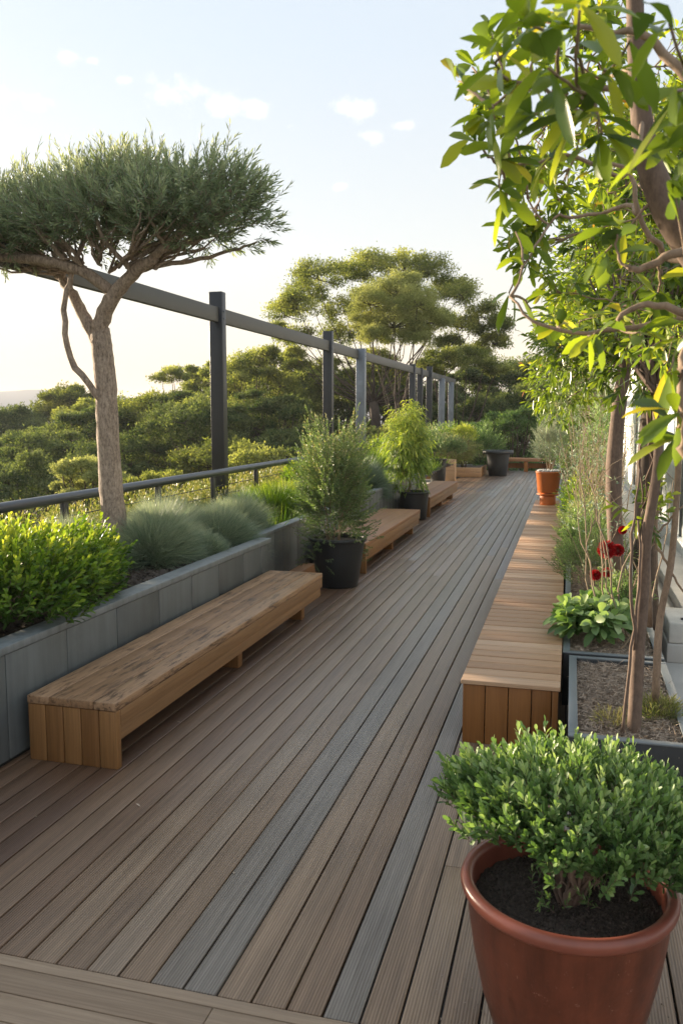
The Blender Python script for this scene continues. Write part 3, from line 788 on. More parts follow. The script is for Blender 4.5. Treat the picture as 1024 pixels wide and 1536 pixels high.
def bush(name, label, cat, c, rad, n, k, L, lL, lW, mat, inner=.55, up=.6, zmin=-.2, blade=False, droop=0., tb=.45, ground=None, lump=.15, stems=8, ang=(.9, .35), group=None, srad=.008, twm='twig', curve=.15, tz=.3):
    c = np.array(c, dtype=float); rad = np.array(rad, dtype=float)
    base = (c[0], c[1], ground if ground is not None else c[2] - rad[2])
    t = thing(name, label, cat, base, group)
    g = G(); tw = G()
    P, v = ell_pts(n, (0, 0, 0), rad, inner, zmin)
    ph = rng.uniform(0, 6, 4)
    lm = 1 + lump * np.sin(v[:, 0] * 6 + v[:, 1] * 4 + ph[0]) + lump * np.sin(v[:, 1] * 9 - v[:, 2] * 6 + ph[1]) * .7
    P = c + P * lm[:, None]
    D = v * np.array([1, 1, .6]) + np.array([0, 0, up]) + rng.normal(0, .3, (n, 3))
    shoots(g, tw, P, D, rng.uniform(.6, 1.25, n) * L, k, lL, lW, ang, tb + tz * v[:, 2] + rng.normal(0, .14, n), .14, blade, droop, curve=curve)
    g.obj('foliage', M[mat], t)
    if stems:
        for i in range(stems):
            a = i * 2.4; r0 = min(.08, rad[0] * .2); s0 = np.array(base) + np.array((cos(a) * r0, sin(a) * r0, -.02))
            tip = c + np.array((cos(a) * rad[0] * .6, sin(a) * rad[1] * .6, rad[2] * random.uniform(-.1, .6)))
            tw.tube(wiggle(bez(s0, s0 * .5 + tip * .5 + np.array((-cos(a) * rad[0] * .15, -sin(a) * rad[1] * .15, .0)), tip, 7), rad[0] * .02), np.linspace(srad, srad * .35, 7), 6)
    tw.obj('stems', M[twm], t)
    return t

# lime shrub on the near left
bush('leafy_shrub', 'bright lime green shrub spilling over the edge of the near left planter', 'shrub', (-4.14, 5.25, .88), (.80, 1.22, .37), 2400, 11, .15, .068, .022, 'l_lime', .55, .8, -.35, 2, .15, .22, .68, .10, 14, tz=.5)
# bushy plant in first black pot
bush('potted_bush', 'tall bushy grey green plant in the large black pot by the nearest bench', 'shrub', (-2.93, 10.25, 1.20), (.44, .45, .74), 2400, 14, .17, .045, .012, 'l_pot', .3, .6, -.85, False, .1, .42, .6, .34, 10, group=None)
bush('potted_bamboo', 'tall plant with drooping yellow green leaves in the black pot between benches', 'bamboo', (-3.32, 17.25, 1.5), (.32, .34, .82), 620, 10, .26, .15, .022, 'l_bamboo', .2, .5, -.9, True, .75, .5, .58, .2, 9, ang=(1.2, .7), curve=-.2)
bush('potted_shrub', 'low spreading dark shrub in the small black pot behind the bamboo', 'shrub', (-3.75, 25.4, 1.12), (.60, .6, .34), 700, 12, .16, .055, .02, 'l_pot', .4, .6, -.3, False, .1, .45, .8, .15, 6)
bush('feathery_shrub', 'small feathery grey green shrub in the orange pot', 'shrub', (-.40, 17.0, 1.52), (.28, .26, .48), 520, 14, .20, .05, .007, 'l_fescue', .2, .9, -.6, False, .1, .5, 1.08, .15, 7)
# distant planting on the left
bush('ball_shrub', 'clipped bright lime ball on a dark stem beside the timber planter box', 'shrub', (-3.75, 30.2, 1.42), (.42, .42, .34), 600, 10, .12, .05, .02, 'l_lime', .7, .6, -.5, False, .1, .75, .3, .05, 3, srad=.03, twm='darkbark')
bush('arching_grass', 'pale arching grassy clump beside the short timber seat', 'ornamental grass', (-3.75, 28.5, .62), (.38, .38, .40), 700, 3, .5, .35, .014, 'l_dry', .1, .9, -.2, True, .6, .35, .02, .1, 0)

def timber_box():
    t = thing('timber_planter', 'low timber planter box left of the wide rimmed black pot', 'planter', (-3.6, 30.3, 0))
    g = G()
    for k in range(2): g.box(-4.3, -3.05, 29.7, 29.76, .001 + k * .17, .165 + k * .17)
    g.obj('front_board', M['slats'], t, bev=.004)
    g = G()
    for k in range(2): g.box(-3.11, -3.05, 29.765, 31.6, .001 + k * .17, .165 + k * .17)
    g.obj('side_board', M['benchside'], t, bev=.004)
    g = G(); V, F = soil_patch('s', -4.3, -3.12, 29.77, 31.6, .30, None, .01, .1); g.add(V, F); g.obj('soil', M['soil'], t)
timber_box()

# ------------------------------------------------------------------ grass mounds
def mound(label, c, r, h, n, mat='l_fescue', tb=.72, name='grass_mound', w=.005, droop=.35, group='blue green grass mounds in the tiled planter', cat='ornamental grass', spread=1.0):
    t = thing(name, label, cat, c, group)
    g = G()
    if mat == 'l_fescue': r *= 1.12; h *= 1.16
    if mat != 'l_fescue':
        a = rng.uniform(0, 2 * pi, n); q = np.sqrt(rng.random(n))
        P = np.stack([c[0] + np.cos(a) * q * r * .35, c[1] + np.sin(a) * q * r * .35, np.full(n, c[2])], -1)
        D = np.stack([np.cos(a) * q * r / h, np.sin(a) * q * r / h, np.full(n, 1.0)], -1) + rng.normal(0, .1, (n, 3))
        g.blades(P, D, h * rng.uniform(.7, 1.08, n) * (1 + .25 * q), w * rng.uniform(.7, 1.2, n), np.clip(tb + rng.normal(0, .2, n), 0, 1), droop * (q + .15))
    else:       # soft dome: every blade ends near the surface of a lumpy half ellipsoid
        n = int(n * 1.7); v = unit(n); v[:, 2] = np.abs(v[:, 2]) * 1.0
        lm = 1 + .10 * np.sin(v[:, 0] * 5 + c[0] * 9) + .08 * np.sin(v[:, 1] * 7 + c[1] * 5)
        rad = np.array([r, r, h * .95])
        E = np.array(c) + v * rad * (lm * rng.uniform(.8, 1.08, n))[:, None] + rng.normal(0, .02, (n, 3))
        S0 = np.array(c) + v * rad * rng.uniform(.2, .62, n)[:, None]; S0[:, 2] *= .93; S0[:, 2] = np.maximum(S0[:, 2], c[2] * .98)
        D = E - S0; Ln = np.linalg.norm(D, axis=1); D = D + rng.normal(0, .32, (n, 3)) * Ln[:, None]
        g.blades(S0, D, Ln * 1.05, w * .8 * rng.uniform(.6, 1.2, n), np.clip(tb - .1 + .35 * (v[:, 2] - .4) + rng.normal(0, .2, n), 0, 1), .25)
    g.obj('blades', M[mat], t)
    return t
Z0 = .66
mound('rounded blue green grass mound between the olive trunk and the shrub, nearest the camera', (-4.15, 7.7, Z0), .58, .64, 9000)
mound('small pale grass mound hugging the bark mulch behind the nearest mound', (-3.78, 8.15, Z0), .27, .34, 3500, tb=.6)
mound('blue green grass mound left of the olive tree trunk under the handrail', (-4.95, 7.35, Z0), .42, .55, 5000)
mound('middle blue green grass mound behind the bark mulch', (-4.45, 8.75, Z0), .55, .62, 8000, tb=.8)
mound('blue green grass mound at the far corner of the tiled planter', (-3.98, 9.0, Z0), .50, .50, 7000, tb=.65)
mound('wispy blue green grass mound just past the far corner of the tiled planter', (-4.15, 9.9, .6), .52, .62, 6500, tb=.75)
YG = 'lime tufts in the garden bed beside the railing'
mound('bright lime grass tuft under the handrail, left of the bushy potted plant', (-4.6, 13.0, .6), .5, .58, 3600, 'l_lime', .8, 'grass_tuft', .009, .35, YG)
mound('lime green tuft behind the bushy potted plant', (-4.35, 11.9, .6), .5, .6, 3600, 'l_lime', .45, 'grass_tuft', .009, .4, YG)
mound('lime green tuft beside the pale steel post', (-4.4, 19.4, .6), .7, .85, 4200, 'l_lime', .55, 'grass_tuft', .012, .4, YG)
mound('blue green tuft in the grey planter between the steel post and the bamboo', (-4.0, 16.3, .6), .5, .75, 4200, 'l_fescue', .4, 'grass_tuft', .01, .4, YG)

def weeds():
    """sunlit seeding grasses beyond the railing"""
    n = 20000
    y = rng.uniform(3, 38, n) ; x = rng.uniform(-6.3, -5.15, n)
    g = G(); P = np.stack([x, y, np.full(n, .6)], -1)
    patch = .5 + .5 * np.sin(y * 1.1) * np.cos(x * 2.0 + y * .4)
    D = rng.normal(0, .22, (n, 3)) + np.array([0, 0, 1.])
    g.blades(P, D, rng.uniform(.15, .42, n) * (1 + .5 * patch), rng.uniform(.006, .014, n), np.clip(.25 + .40 * patch + rng.normal(0, .2, n), 0, 1), rng.uniform(.1, .6, n))
    m = 4500; y = rng.uniform(3, 38, m); x = rng.uniform(-6.3, -5.2, m)
    P = np.stack([x, y, rng.uniform(.7, 1.02, m)], -1)
    shoots(g, None, P, rng.normal(0, .5, (m, 3)) + np.array([0, 0, 1.]), .16, 7, .06, .02, (1, .4), .55, .25)
    o = g.obj('seeding_grass', M['l_dry']); o['kind'] = 'stuff'; tag(o, 'sunlit seeding grass and weeds growing beyond the handrail', 'grass')
    n = 9000; y = rng.uniform(10, 27, n); x = rng.uniform(-5.1, -3.75, n)
    g = G(); P = np.stack([x, y, np.full(n, .58)], -1)
    g.blades(P, rng.normal(0, .3, (n, 3)) + np.array([0, 0, 1.]), rng.uniform(.2, .5, n), rng.uniform(.006, .014, n), np.clip(rng.normal(.4, .25, n), 0, 1), rng.uniform(.1, .6, n))
    o = g.obj('ground_cover', M['l_lime']); o['kind'] = 'stuff'; tag(o, 'mixed green ground cover filling the bed behind the second bench', 'ground cover')
weeds()

FB = 'loose leafy bushes in the far garden bed'
for lab, c, r, m, tb in [('loose green bush behind the bushy potted plant', (-4.7, 14.8, .9), (.4, .6, .3), 'l_lime', .3),
                      ('pale leafy bush at the foot of the steel post, by the rail', (-4.75, 20.8, 1.0), (.5, .6, .45), 'l_lime', .35),
                      ('dark leafy bush behind the small black pot', (-5.0, 26.3, 1.15), (.8, .8, .6), 'l_terra', .4),
                      ('grey green bush under the far dark posts', (-4.8, 29.2, 1.1), (.8, .8, .55), 'l_pot', .5),
                      ('soft green bush below the two far pale posts', (-4.9, 32.5, 1.1), (.9, .9, .7), 'l_terra', .5),
                      ('leafy bush left of the lime ball shrub', (-4.35, 31.4, 1.2), (.55, .6, .5), 'l_lime', .2),
                      ('green bush right behind the wide rimmed pot', (-3.3, 32.4, .9), (.7, .5, .7), 'l_terra', .3)]:
    bush('garden_bush', lab, 'bush', c, r, 650, 10, .2, .07, .024, m, .4, .7, -.4, False, .1, tb, .58, .2, 5, group=FB)

# ------------------------------------------------------------------ olive-like tree in the left planter
def umbrella_tree():
    b = np.array((-4.45, 7.5, .64))
    t = thing('spreading_tree', 'flat crowned grey green tree with rough forked trunk in the near left planter', 'tree', tuple(b))
    g = G()
    tr = smoothline([(-4.46, 7.5, .6), (-4.45, 7.5, 1.0), (-4.49, 7.5, 1.7), (-4.50, 7.5, 2.4), (-4.53, 7.5, 2.85), (-4.56, 7.52, 3.05)], 40)
    g.tube(tr, np.interp(np.linspace(0, 1, 40), [0, .15, .5, .9, 1], [.150, .122, .108, .100, .092]), 28, wob=.035)
    g.obj('trunk', M['bark'], t, smooth=True)
    g = G()
    def limb(P, r0, r1, n=16, wob=.05, s=10): g.tube(wiggle(smoothline(P, n), .006), np.linspace(r0, r1, n), s, wob=wob)
    limb([(-4.55, 7.5, 2.9), (-4.52, 7.48, 3.12), (-4.36, 7.45, 3.35), (-4.1, 7.4, 3.55), (-3.85, 7.35, 3.68)], .095, .05)       # main right limb
    limb([(-3.9, 7.36, 3.66), (-3.6, 7.3, 3.85), (-3.25, 7.2, 4.05), (-3.0, 7.2, 4.2)], .045, .016)
    limb([(-4.0, 7.38, 3.6), (-3.6, 7.6, 3.68), (-3.2, 7.7, 3.78), (-2.95, 7.7, 3.84)], .028, .008)
    limb([(-4.2, 7.42, 3.45), (-4.1, 7.5, 3.8), (-3.95, 7.6, 4.15), (-3.85, 7.6, 4.4)], .04, .012)
    limb([(-4.56, 7.5, 2.9), (-4.72, 7.52, 3.15), (-4.88, 7.55, 3.4), (-5.02, 7.6, 3.58)], .065, .045)      # left limb
    limb([(-5.0, 7.6, 3.55), (-5.3, 7.7, 3.75), (-5.7, 7.8, 3.9)], .045, .02)
    limb([(-5.0, 7.58, 3.56), (-4.95, 7.5, 3.8), (-5.0, 7.4, 4.2)], .035, .012)
    limb([(-4.50, 7.47, 2.30), (-4.60, 7.36, 2.50), (-4.77, 7.3, 2.75), (-4.8, 7.28, 3.1), (-4.78, 7.3, 3.4), (-4.7, 7.3, 3.6), (-4.55, 7.3, 3.9), (-4.5, 7.4, 4.2)], .036, .02, 22)
    limb([(-4.36, 7.45, 3.38), (-4.6, 7.3, 3.58), (-5.0, 7.2, 3.68), (-5.5, 7.1, 3.72), (-5.9, 7.1, 3.8)], .06, .035)
    limb([(-4.7, 7.3, 3.6), (-4.85, 7.1, 3.85), (-5.0, 7.0, 4.1)], .025, .01)
    limb([(-4.1, 7.4, 3.55), (-4.3, 7.2, 3.85), (-4.35, 7.1, 4.2)], .03, .01)
    limb([(-3.7, 7.3, 3.75), (-3.75, 7.1, 3.95), (-3.7, 7.0, 4.2)], .02, .008)
    clumps = [((-5.75, 7.7, 4.15), (.55, .6, .36)), ((-5.25, 7.5, 4.2), (.5, .6, .38)), ((-4.85, 7.3, 4.05), (.42, .5, .36)), ((-4.6, 7.6, 4.45), (.45, .5, .28)), ((-4.2, 7.5, 4.45), (.42, .5, .34)),
              ((-4.25, 7.1, 4.05), (.40, .45, .34)), ((-3.75, 7.4, 4.2), (.48, .5, .36)), ((-3.3, 7.3, 4.2), (.42, .5, .32)), ((-3.05, 7.4, 4.02), (.32, .4, .30)), ((-2.98, 7.3, 4.22), (.2, .3, .24)), ((-3.9, 7.45, 3.86), (.34, .4, .17)), ((-3.35, 7.4, 3.86), (.34, .4, .15)), ((-4.75, 7.15, 3.86), (.34, .3, .17)), ((-5.3, 7.3, 3.82), (.4, .4, .18)), ((-4.3, 7.6, 3.9), (.25, .3, .15)), ((-5.8, 7.4, 3.85), (.4, .4, .2)),
              ((-3.6, 7.0, 3.95), (.36, .4, .22)), ((-5.5, 7.1, 3.95), (.5, .5, .26)), ((-6.3, 7.6, 4.2), (.5, .6, .4)), ((-4.9, 8.0, 4.3), (.5, .5, .34)), ((-3.9, 8.0, 4.25), (.5, .4, .32))]
    clumps = [((a[0] * .985 - .05, a[1], 3.86 + (a[2] - 3.86) * .82), b) for a, b in clumps]
    L = G(); tw = G(); ctr = np.array((-4.5, 7.45, 3.5))
    for c, r in clumps:
        c = np.array(c); r = np.array(r)
        for q in range(6):
            e = c + unit(1)[0] * r * .6; s = ctr + (c - ctr) * random.uniform(.3, .7) + np.array((0, 0, -.05)); g.tube(wiggle(bez(s, (s + e) / 2 + rng.normal(0, .07, 3) - np.array((0, 0, .05)), e, 6), .015), np.linspace(.016, .005, 6), 5)
        n = int(165 * (r[0] * r[1] * r[2] / .07) ** .6)
        P, v = ell_pts(n, c, r * random.uniform(.75, 1.12), .1, -.7)
        out = (P - np.array((-4.4, 7.5, 3.3))); out /= np.linalg.norm(out, axis=1)[:, None]
        D = v * .9 + out * .6 + np.array([0, 0, .25]) + rng.normal(0, .45, (n, 3))
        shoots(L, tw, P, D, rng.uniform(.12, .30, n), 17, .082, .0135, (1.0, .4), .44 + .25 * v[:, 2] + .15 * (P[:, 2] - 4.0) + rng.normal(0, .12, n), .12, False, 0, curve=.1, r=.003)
    # upright sprays at the top and right
    n = 150; x = rng.uniform(-5.9, -3.0, n); top = 4.30 - .06 * np.abs(x + 4.3) + rng.uniform(-.1, .1, n)
    P = np.stack([x, rng.uniform(7.0, 7.9, n), top], -1)
    shoots(L, tw, P, rng.normal(0, .25, (n, 3)) + np.array([.1, 0, 1]), rng.uniform(.2, .42, n), 17, .085, .0125, (.7, .35), .65, .15, r=.003)
    g.obj('limbs', M['bark'], t, smooth=True)
    cr = L.obj('crown', M['l_olive'], t); tw.obj('twigs', M['bark'], cr)
umbrella_tree()

# ------------------------------------------------------------------ trees beyond the railing
def far_tree(label, base, top, R_, mat, clumps, leaf=.15, name='tree', flat=.42, dens=1.0, gaps=False, sun=.5, seed=None, bark='darkbark', trunk=True, low=.45, cl=None, full=False):
    """trunk and limbs up to a crown made of leafy clumps"""
    base = np.array(base, dtype=float)
    t = thing(name, label, 'tree', tuple(base), 'trees on the slope beyond the terrace')
    H = top - base[2]
    if full:
        cl = []; body = min(H * .85, 2.6 * R_); clumps = int(clumps * 2.9)
        for k in range(clumps):
            h = (k + .5) / clumps; a = k * 2.4 + random.uniform(-.4, .4); r = R_ * random.choice([.14, .18, .22, .28, .34, .40])
            q = (1 - (1 - h) ** 2.2) ** .5 * (R_ - r * .4) * random.uniform(.65, 1.22)
            cl.append(((base[0] + cos(a) * q, base[1] + sin(a) * q, top - r * .65 - h * h * body * random.uniform(.85, 1.1) + (random.uniform(-.16, .10) * R_)), (r, r, r * random.uniform(.5, .95))))
    if cl is None:
        cl = []
        for k in range(clumps):
            a = k * 2.4 + random.uniform(-.3, .3); q = math.sqrt((k + .5) / clumps)
            r = R_ * random.uniform(.26, .40)
            zc = top - r * flat * 1.5 - (q ** 2) * R_ * low * random.uniform(.7, 1.2) - (0 if k % 3 else R_ * random.uniform(0, .5))
            cl.append(((base[0] + cos(a) * q * (R_ - r * .6), base[1] + sin(a) * q * (R_ - r * .6), zc), (r, r, r * flat * 1.35)))
    L = G(); w = G()
    P = wiggle(bez(base, base + np.array((random.uniform(-.5, .5), 0, H * .4)), (base[0], base[1], base[2] + H * .55), 8), .05)
    w.tube(P, np.linspace(R_ * .05 + .08, R_ * .035 + .04, 8), 9, wob=.05); st = P[-1]
    for c, r in cl:
        c = np.array(c); r = np.array(r)
        thin = .55 if cl is hero or random.random() < .5 else 1.0
        m_ = (st + c) / 2 + np.array((0, 0, -.12 * H * random.random())); Q = wiggle(bez(st + rng.normal(0, .05, 3), m_, c, 7), .06)
        w.tube(Q, np.linspace(R_ * .012 + .03, .02, 7) * thin, 6)
        ns = int(14 * dens * (r[0] ** 1.2) + 10)
        S, v = ell_pts(ns, c, r, .55, -.45)
        for p, vv in zip(S, v):
            if random.random() < .25: w.tube(bez(c, (c + p) / 2 - np.array((0, 0, .1)), p, 4), np.linspace(.03, .01, 4), 4)
        k = int(95 * dens); sr = r[0] * .26 + leaf * .8
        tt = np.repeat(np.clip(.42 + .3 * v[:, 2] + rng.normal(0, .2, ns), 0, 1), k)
        O = rng.normal(0, 1, (ns * k, 3)) * np.array([sr, sr, sr * .55]) * .5
        PP = np.repeat(S, k, 0) + O
        D = unit(ns * k) + np.array([0, 0, .35]) + O * .8
        L.leaves(PP, D, rng.uniform(.7, 1.3, ns * k) * leaf, rng.uniform(.3, .5, ns * k) * leaf, np.clip(tt + rng.normal(0, .15, ns * k), 0, 1))
    w.obj('trunk', M[bark], t, smooth=True)
    L.obj('crown', M[mat], t)
    return t

# the big umbrella-shaped tree on the skyline
def P2(px, py, d):          # helper for one tree's crown lay-out: metres on the plane y = d
    u = (px - 858) / 1250 * 1.0; v = (622 - py) / 1250
    k = 1 / (1 + .2749 * u * -1) if False else 1
    return u, v
hero = []
D0 = 46.0; S_ = D0 / 1250 * 1.045
def hp(px, py, dy=0): 
    return (-10.44 + (px - 570) * .0395, D0 + dy, 11.07 - (py - 378) * .0383)
for px, py, r, dy in [(430, 455, 26, 0), (455, 420, 30, 1), (490, 410, 32, -1), (520, 398, 30, 1), (470, 455, 28, -2), (560, 395, 34, 0), (600, 392, 34, 1), (640, 405, 32, 0), (665, 425, 26, 1),
                    (690, 440, 28, -1), (712, 465, 26, 0), (725, 500, 20, 1), (690, 480, 22, 0), (540, 430, 30, 2), (510, 450, 30, 1), (420, 485, 18, 1), (450, 490, 24, 0), (490, 485, 28, 2),
                    (540, 480, 28, 2), (425, 525, 18, 2), (600, 440, 30, 3), (640, 460, 26, 3), (455, 515, 14, -1), (560, 520, 24, 2), (700, 510, 16, 2), (515, 515, 20, 3), (485, 530, 22, 1), (530, 545, 24, 2), (580, 545, 22, 2), (620, 535, 20, 3), (660, 500, 20, 1), (590, 470, 34, 3), (735, 480, 16, 0), (405, 470, 14, 1)]:
    r *= .0393; hero.append((hp(px, py + 8, dy * 1.3), (r * 1.08, r * 1.3, r * .85)))
far_tree('largest tree on the skyline, wide umbrella crown with sky showing through its gaps', (-10.9, 46.5, -7), 11, 6.4, 'l_far', 0, .15, 'umbrella_pine', cl=hero, dens=1.15, bark='darkbark')
fine = []
for px, py, r in [(590, 440, 40), (560, 455, 32), (625, 458, 36), (545, 480, 26), (590, 485, 42), (640, 480, 30), (600, 425, 26), (570, 500, 24), (620, 505, 26)]:
    r *= .0325; fine.append(((-8.0 + (px - 590) * .0326, 38 + random.uniform(-.8, .8), 8.5 - (py - 412) * .0316), (r, r, r * .8)))
far_tree('round fine leaved yellow green tree in front of the umbrella crown', (-7.8, 38.4, -7), 8.5, 2.5, 'l_fine', 0, .085, 'fine_leaved_tree', cl=fine, dens=2.2)
lowc = []
for px, py, r in [(645, 545, 20), (670, 535, 24), (700, 532, 24), (725, 545, 20), (690, 548, 22), (650, 555, 14), (740, 555, 16)]:
    r *= .036; lowc.append(((-5.45 + (px - 690) * .036, 42 + random.uniform(-1, 1), 5.55 - (py - 520) * .035), (r, r, r * .55)))
far_tree('low flat topped tree right of the pergola beam', (-5.6, 42, -7), 5.5, 2.4, 'l_far', 0, .11, 'flat_topped_tree', cl=lowc, dens=1.4)

T_ = [
 ('broad dark tree low in the wood left of the rough trunk', 'l_dark', -30.0, 43, .2, 4.2, 14, .15),
 ('olive tree in the middle rank behind the rough trunk', 'l_far', -33.5, 56, 2.6, 3.8, 14, .18),
 ('deep green tree filling the dip left of the first post', 'l_dark', -23.5, 52, 3.2, 3.6, 14, .16),
 ('brown green tree low beyond the first post', 'l_warm', -15.8, 36, .9, 2.8, 13, .13),
 ('tall back rank tree behind the first post', 'l_dark', -26.0, 66, 5.2, 4.0, 14, .2),
 ('back rank tree between first and second posts', 'l_dark', -20.5, 64, 5.0, 3.8, 14, .2),
 ('dense tree low behind the second post', 'l_dark', -12.6, 38, 1.6, 2.8, 13, .13),
 ('dense back rank tree under the umbrella crown', 'l_dark', -15.5, 62, 4.8, 3.6, 13, .19),
 ('rounded dark tree at the left edge of the photo', 'l_dark', -52.2, 70, 2.6, 4.6, 14, .24),
 ('olive brown domed tree directly left of the rough trunk', 'l_warm', -48.6, 75, 4.9, 4.4, 14, .24),
 ('dark lower tree in the left hollow', 'l_dark', -38.8, 55, .4, 4.6, 14, .2),
 ('deep green tree behind the rough trunk', 'l_dark', -30.6, 50, 1.8, 3.8, 12, .18),
 ('brownish tree just right of the rough trunk', 'l_warm', -39.0, 70, 2.3, 3.6, 12, .22),
 ('thin open crowned tree standing above the wood left of the first post', 'l_far', -29.6, 60, 6.2, 2.2, 7, .15),
 ('broad olive tree under the open crowned tree', 'l_warm', -27.1, 52, 4.0, 3.8, 14, .17),
 ('leafy tree rising just left of the first pergola post', 'l_far', -25.5, 58, 5.0, 3.0, 12, .17),
 ('flat topped tree with gaps right of the first pergola post', 'l_far', -19.1, 50, 5.5, 3.3, 13, .15),
 ('lower green tree behind the handrail by the first post', 'l_dark', -18.6, 40, 2.1, 3.4, 14, .14),
 ('dark tree between the first and second posts', 'l_dark', -15.3, 42, 2.6, 3.0, 13, .14),
 ('olive tree framed behind the second post', 'l_far', -17.1, 55, 4.6, 3.2, 13, .17),
 ('dark tree under the umbrella crown', 'l_dark', -12.9, 56, 4.6, 3.2, 13, .17),
 ('tree behind the three dark posts', 'l_dark', -9.8, 58, 4.2, 3.0, 12, .17),
 ('green tree low behind the pale steel post', 'l_far', -8.8, 42, 1.6, 2.8, 12, .13),
 ('small domed tree on the skyline right of the flat topped one', 'l_dark', -7.3, 62, 5.6, 2.6, 11, .17),
 ('spiky topped tree on the skyline beyond the far bench', 'l_dark', -6.1, 70, 6.4, 3.4, 12, .2),
 ('dark tree on the skyline next to the right hand planting', 'l_dark', -3.4, 65, 6.2, 3.4, 13, .18),
 ('dark leafy tree behind the far bench, left part', 'l_dark', -4.9, 48, 3.3, 2.9, 13, .14),
 ('dark leafy tree behind the far bench, right part', 'l_dark', -1.6, 50, 3.9, 2.9, 13, .14),
 ('round dark shrubby tree right above the far bench', 'l_fine_dark', -2.4, 36.5, 2.5, 1.9, 14, .09),
 ('dark tree behind the two far pale posts', 'l_dark', -7.2, 45, 2.6, 2.5, 12, .13),
 ('dark tree far right beyond the orange pot', 'l_dark', .6, 44, 3.6, 2.8, 12, .14),
 ('sunlit yellow green small tree below the rough trunk', 'l_fine', -17.6, 28, .5, 1.5, 10, .10),
 ('low bushy tree behind the handrail left of the first post', 'l_warm', -13.9, 26, .3, 1.9, 10, .10),
 ('shadowed tree low behind the handrail at the left edge', 'l_dark', -25.0, 34, .2, 3.6, 12, .13),
 ('shadowed tree low in the hollow beyond the rough trunk', 'l_dark', -21.8, 38, 1.0, 3.3, 12, .13),
 ('mid green tree in the middle of the wood', 'l_far', -22.5, 47, 2.4, 3.2, 12, .15),
 ('low tree behind the handrail near the second post', 'l_far', -11.6, 30, .9, 2.0, 10, .11),
 ('low dark tree beyond the bushy potted plant', 'l_dark', -9.6, 33, 1.0, 2.3, 11, .12),
 ('far pale tree over the dip in the wood', 'l_dark', -58, 95, 1.5, 6, 13, .3),
 ('far tree behind the open crowned tree', 'l_dark', -40, 85, 2.0, 6, 13, .28),
]
M['l_fine_dark'] = leafmat('fine dark foliage', [(0, (0.058, 0.106, 0.042)), (.5, (0.106, 0.173, 0.067)), (1, (0.211, 0.278, 0.115))], .3, rough=.85, spec=.08)
for lab, m, x, y, top, r, k, lf in T_:
    top += .75 if x < -12 and 40 <= y < 70 and 'open crowned' not in lab else 0
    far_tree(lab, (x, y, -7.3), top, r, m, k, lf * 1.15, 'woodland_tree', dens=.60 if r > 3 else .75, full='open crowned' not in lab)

# ------------------------------------------------------------------ right hand bed
bush('leafy_clump', 'low clump of broad bright green leaves in the second planter box', 'plant', (.22, 7.0, .50), (.24, .36, .12), 80, 8, .10, .16, .065, 'l_terra', .2, .9, -.1, 2, .35, .5, .36, .1, 0, ang=(1.1, .5))
bush('red_flower_shrub', 'green shrub with needle leaves beneath the red flowers', 'shrub', (.25, 9.0, .62), (.34, .75, .30), 800, 14, .14, .04, .006, 'l_terra', .4, .8, -.3, False, .1, .5, .36, .15, 6)
bush('low_shrub', 'low grey green shrub overhanging the slatted bench past the red flowers', 'shrub', (.26, 11.3, .68), (.30, .95, .34), 900, 14, .16, .05, .008, 'l_pot', .4, .7, -.4, False, .1, .5, .36, .2, 6)
bush('low_shrub', 'yellow green shrub halfway along the far planter box', 'shrub', (.30, 13.6, .75), (.30, 1.0, .4), 900, 12, .2, .06, .016, 'l_lime', .4, .7, -.4, False, .1, .3, .36, .2, 6)
bush('low_shrub', 'green shrub level with the orange pot', 'shrub', (.40, 16.3, 1.0), (.34, 1.1, .6), 1000, 12, .22, .07, .02, 'l_terra', .4, .7, -.5, False, .1, .45, .36, .2, 6)
bush('tall_shrub', 'tall green shrub above the orange pot with wispy top', 'shrub', (.10, 19.5, 1.9), (.6, 1.2, 1.2), 1300, 12, .3, .09, .02, 'l_pot', .3, .9, -.7, False, .1, .5, .36, .25, 9)
bush('tall_shrub', 'tall yellow green shrub farther along the right bed', 'shrub', (.25, 24, 1.9), (.75, 2.0, 1.4), 1300, 12, .35, .11, .03, 'l_lime', .3, .8, -.7, False, .1, .35, .36, .25, 9)
bush('grass_clump', 'small tufted clump at the foot of the thin tree in the nearest planter box', 'ornamental grass', (.56, 5.25, .37), (.11, .15, .05), 260, 5, .06, .05, .005, 'l_dry', .1, 1.0, -.1, False, .1, .4, .35, .1, 0)
bush('grass_clump', 'sparse pale clump in the middle of the nearest planter box', 'ornamental grass', (.30, 5.05, .36), (.10, .12, .03), 140, 4, .05, .05, .004, 'l_dry', .1, .8, -.1, False, .1, .7, .35, .1, 0)

def flowers():
    for i, (x, y, z, r, lab) in enumerate([(.325, 7.55, 1.03, .085, 'largest round red flower head left of the brown trunk'), (.42, 7.6, 1.02, .055, 'red flower head half hidden behind the brown trunk'),
                                (.24, 7.6, .79, .05, 'low red flower head at the left over the needle shrub'), (.34, 7.7, .80, .045, 'low red flower head next to the thin stems'),
                                (.47, 7.9, 1.16, .04, 'upper red flower head right of the brown trunk')]):
        t = thing('red_flower', lab, 'flower', (x, y, z), 'round red flower heads')
        g = G(); n = 900; D = unit(n)
        g.leaves(np.array((x, y, z)) + D * r * .3, D, r * .75, .008, rng.random(n)); g.obj('petals', M['petal'], t)
        g = G(); g.tube(wiggle(bez((x + .02, y, z - .02), (x + .05, y + .02, z - .3), (x + .06, y + .1, .36), 8), .006), np.linspace(.003, .006, 8), 5); g.obj('stem', M['twig'], t)
flowers()

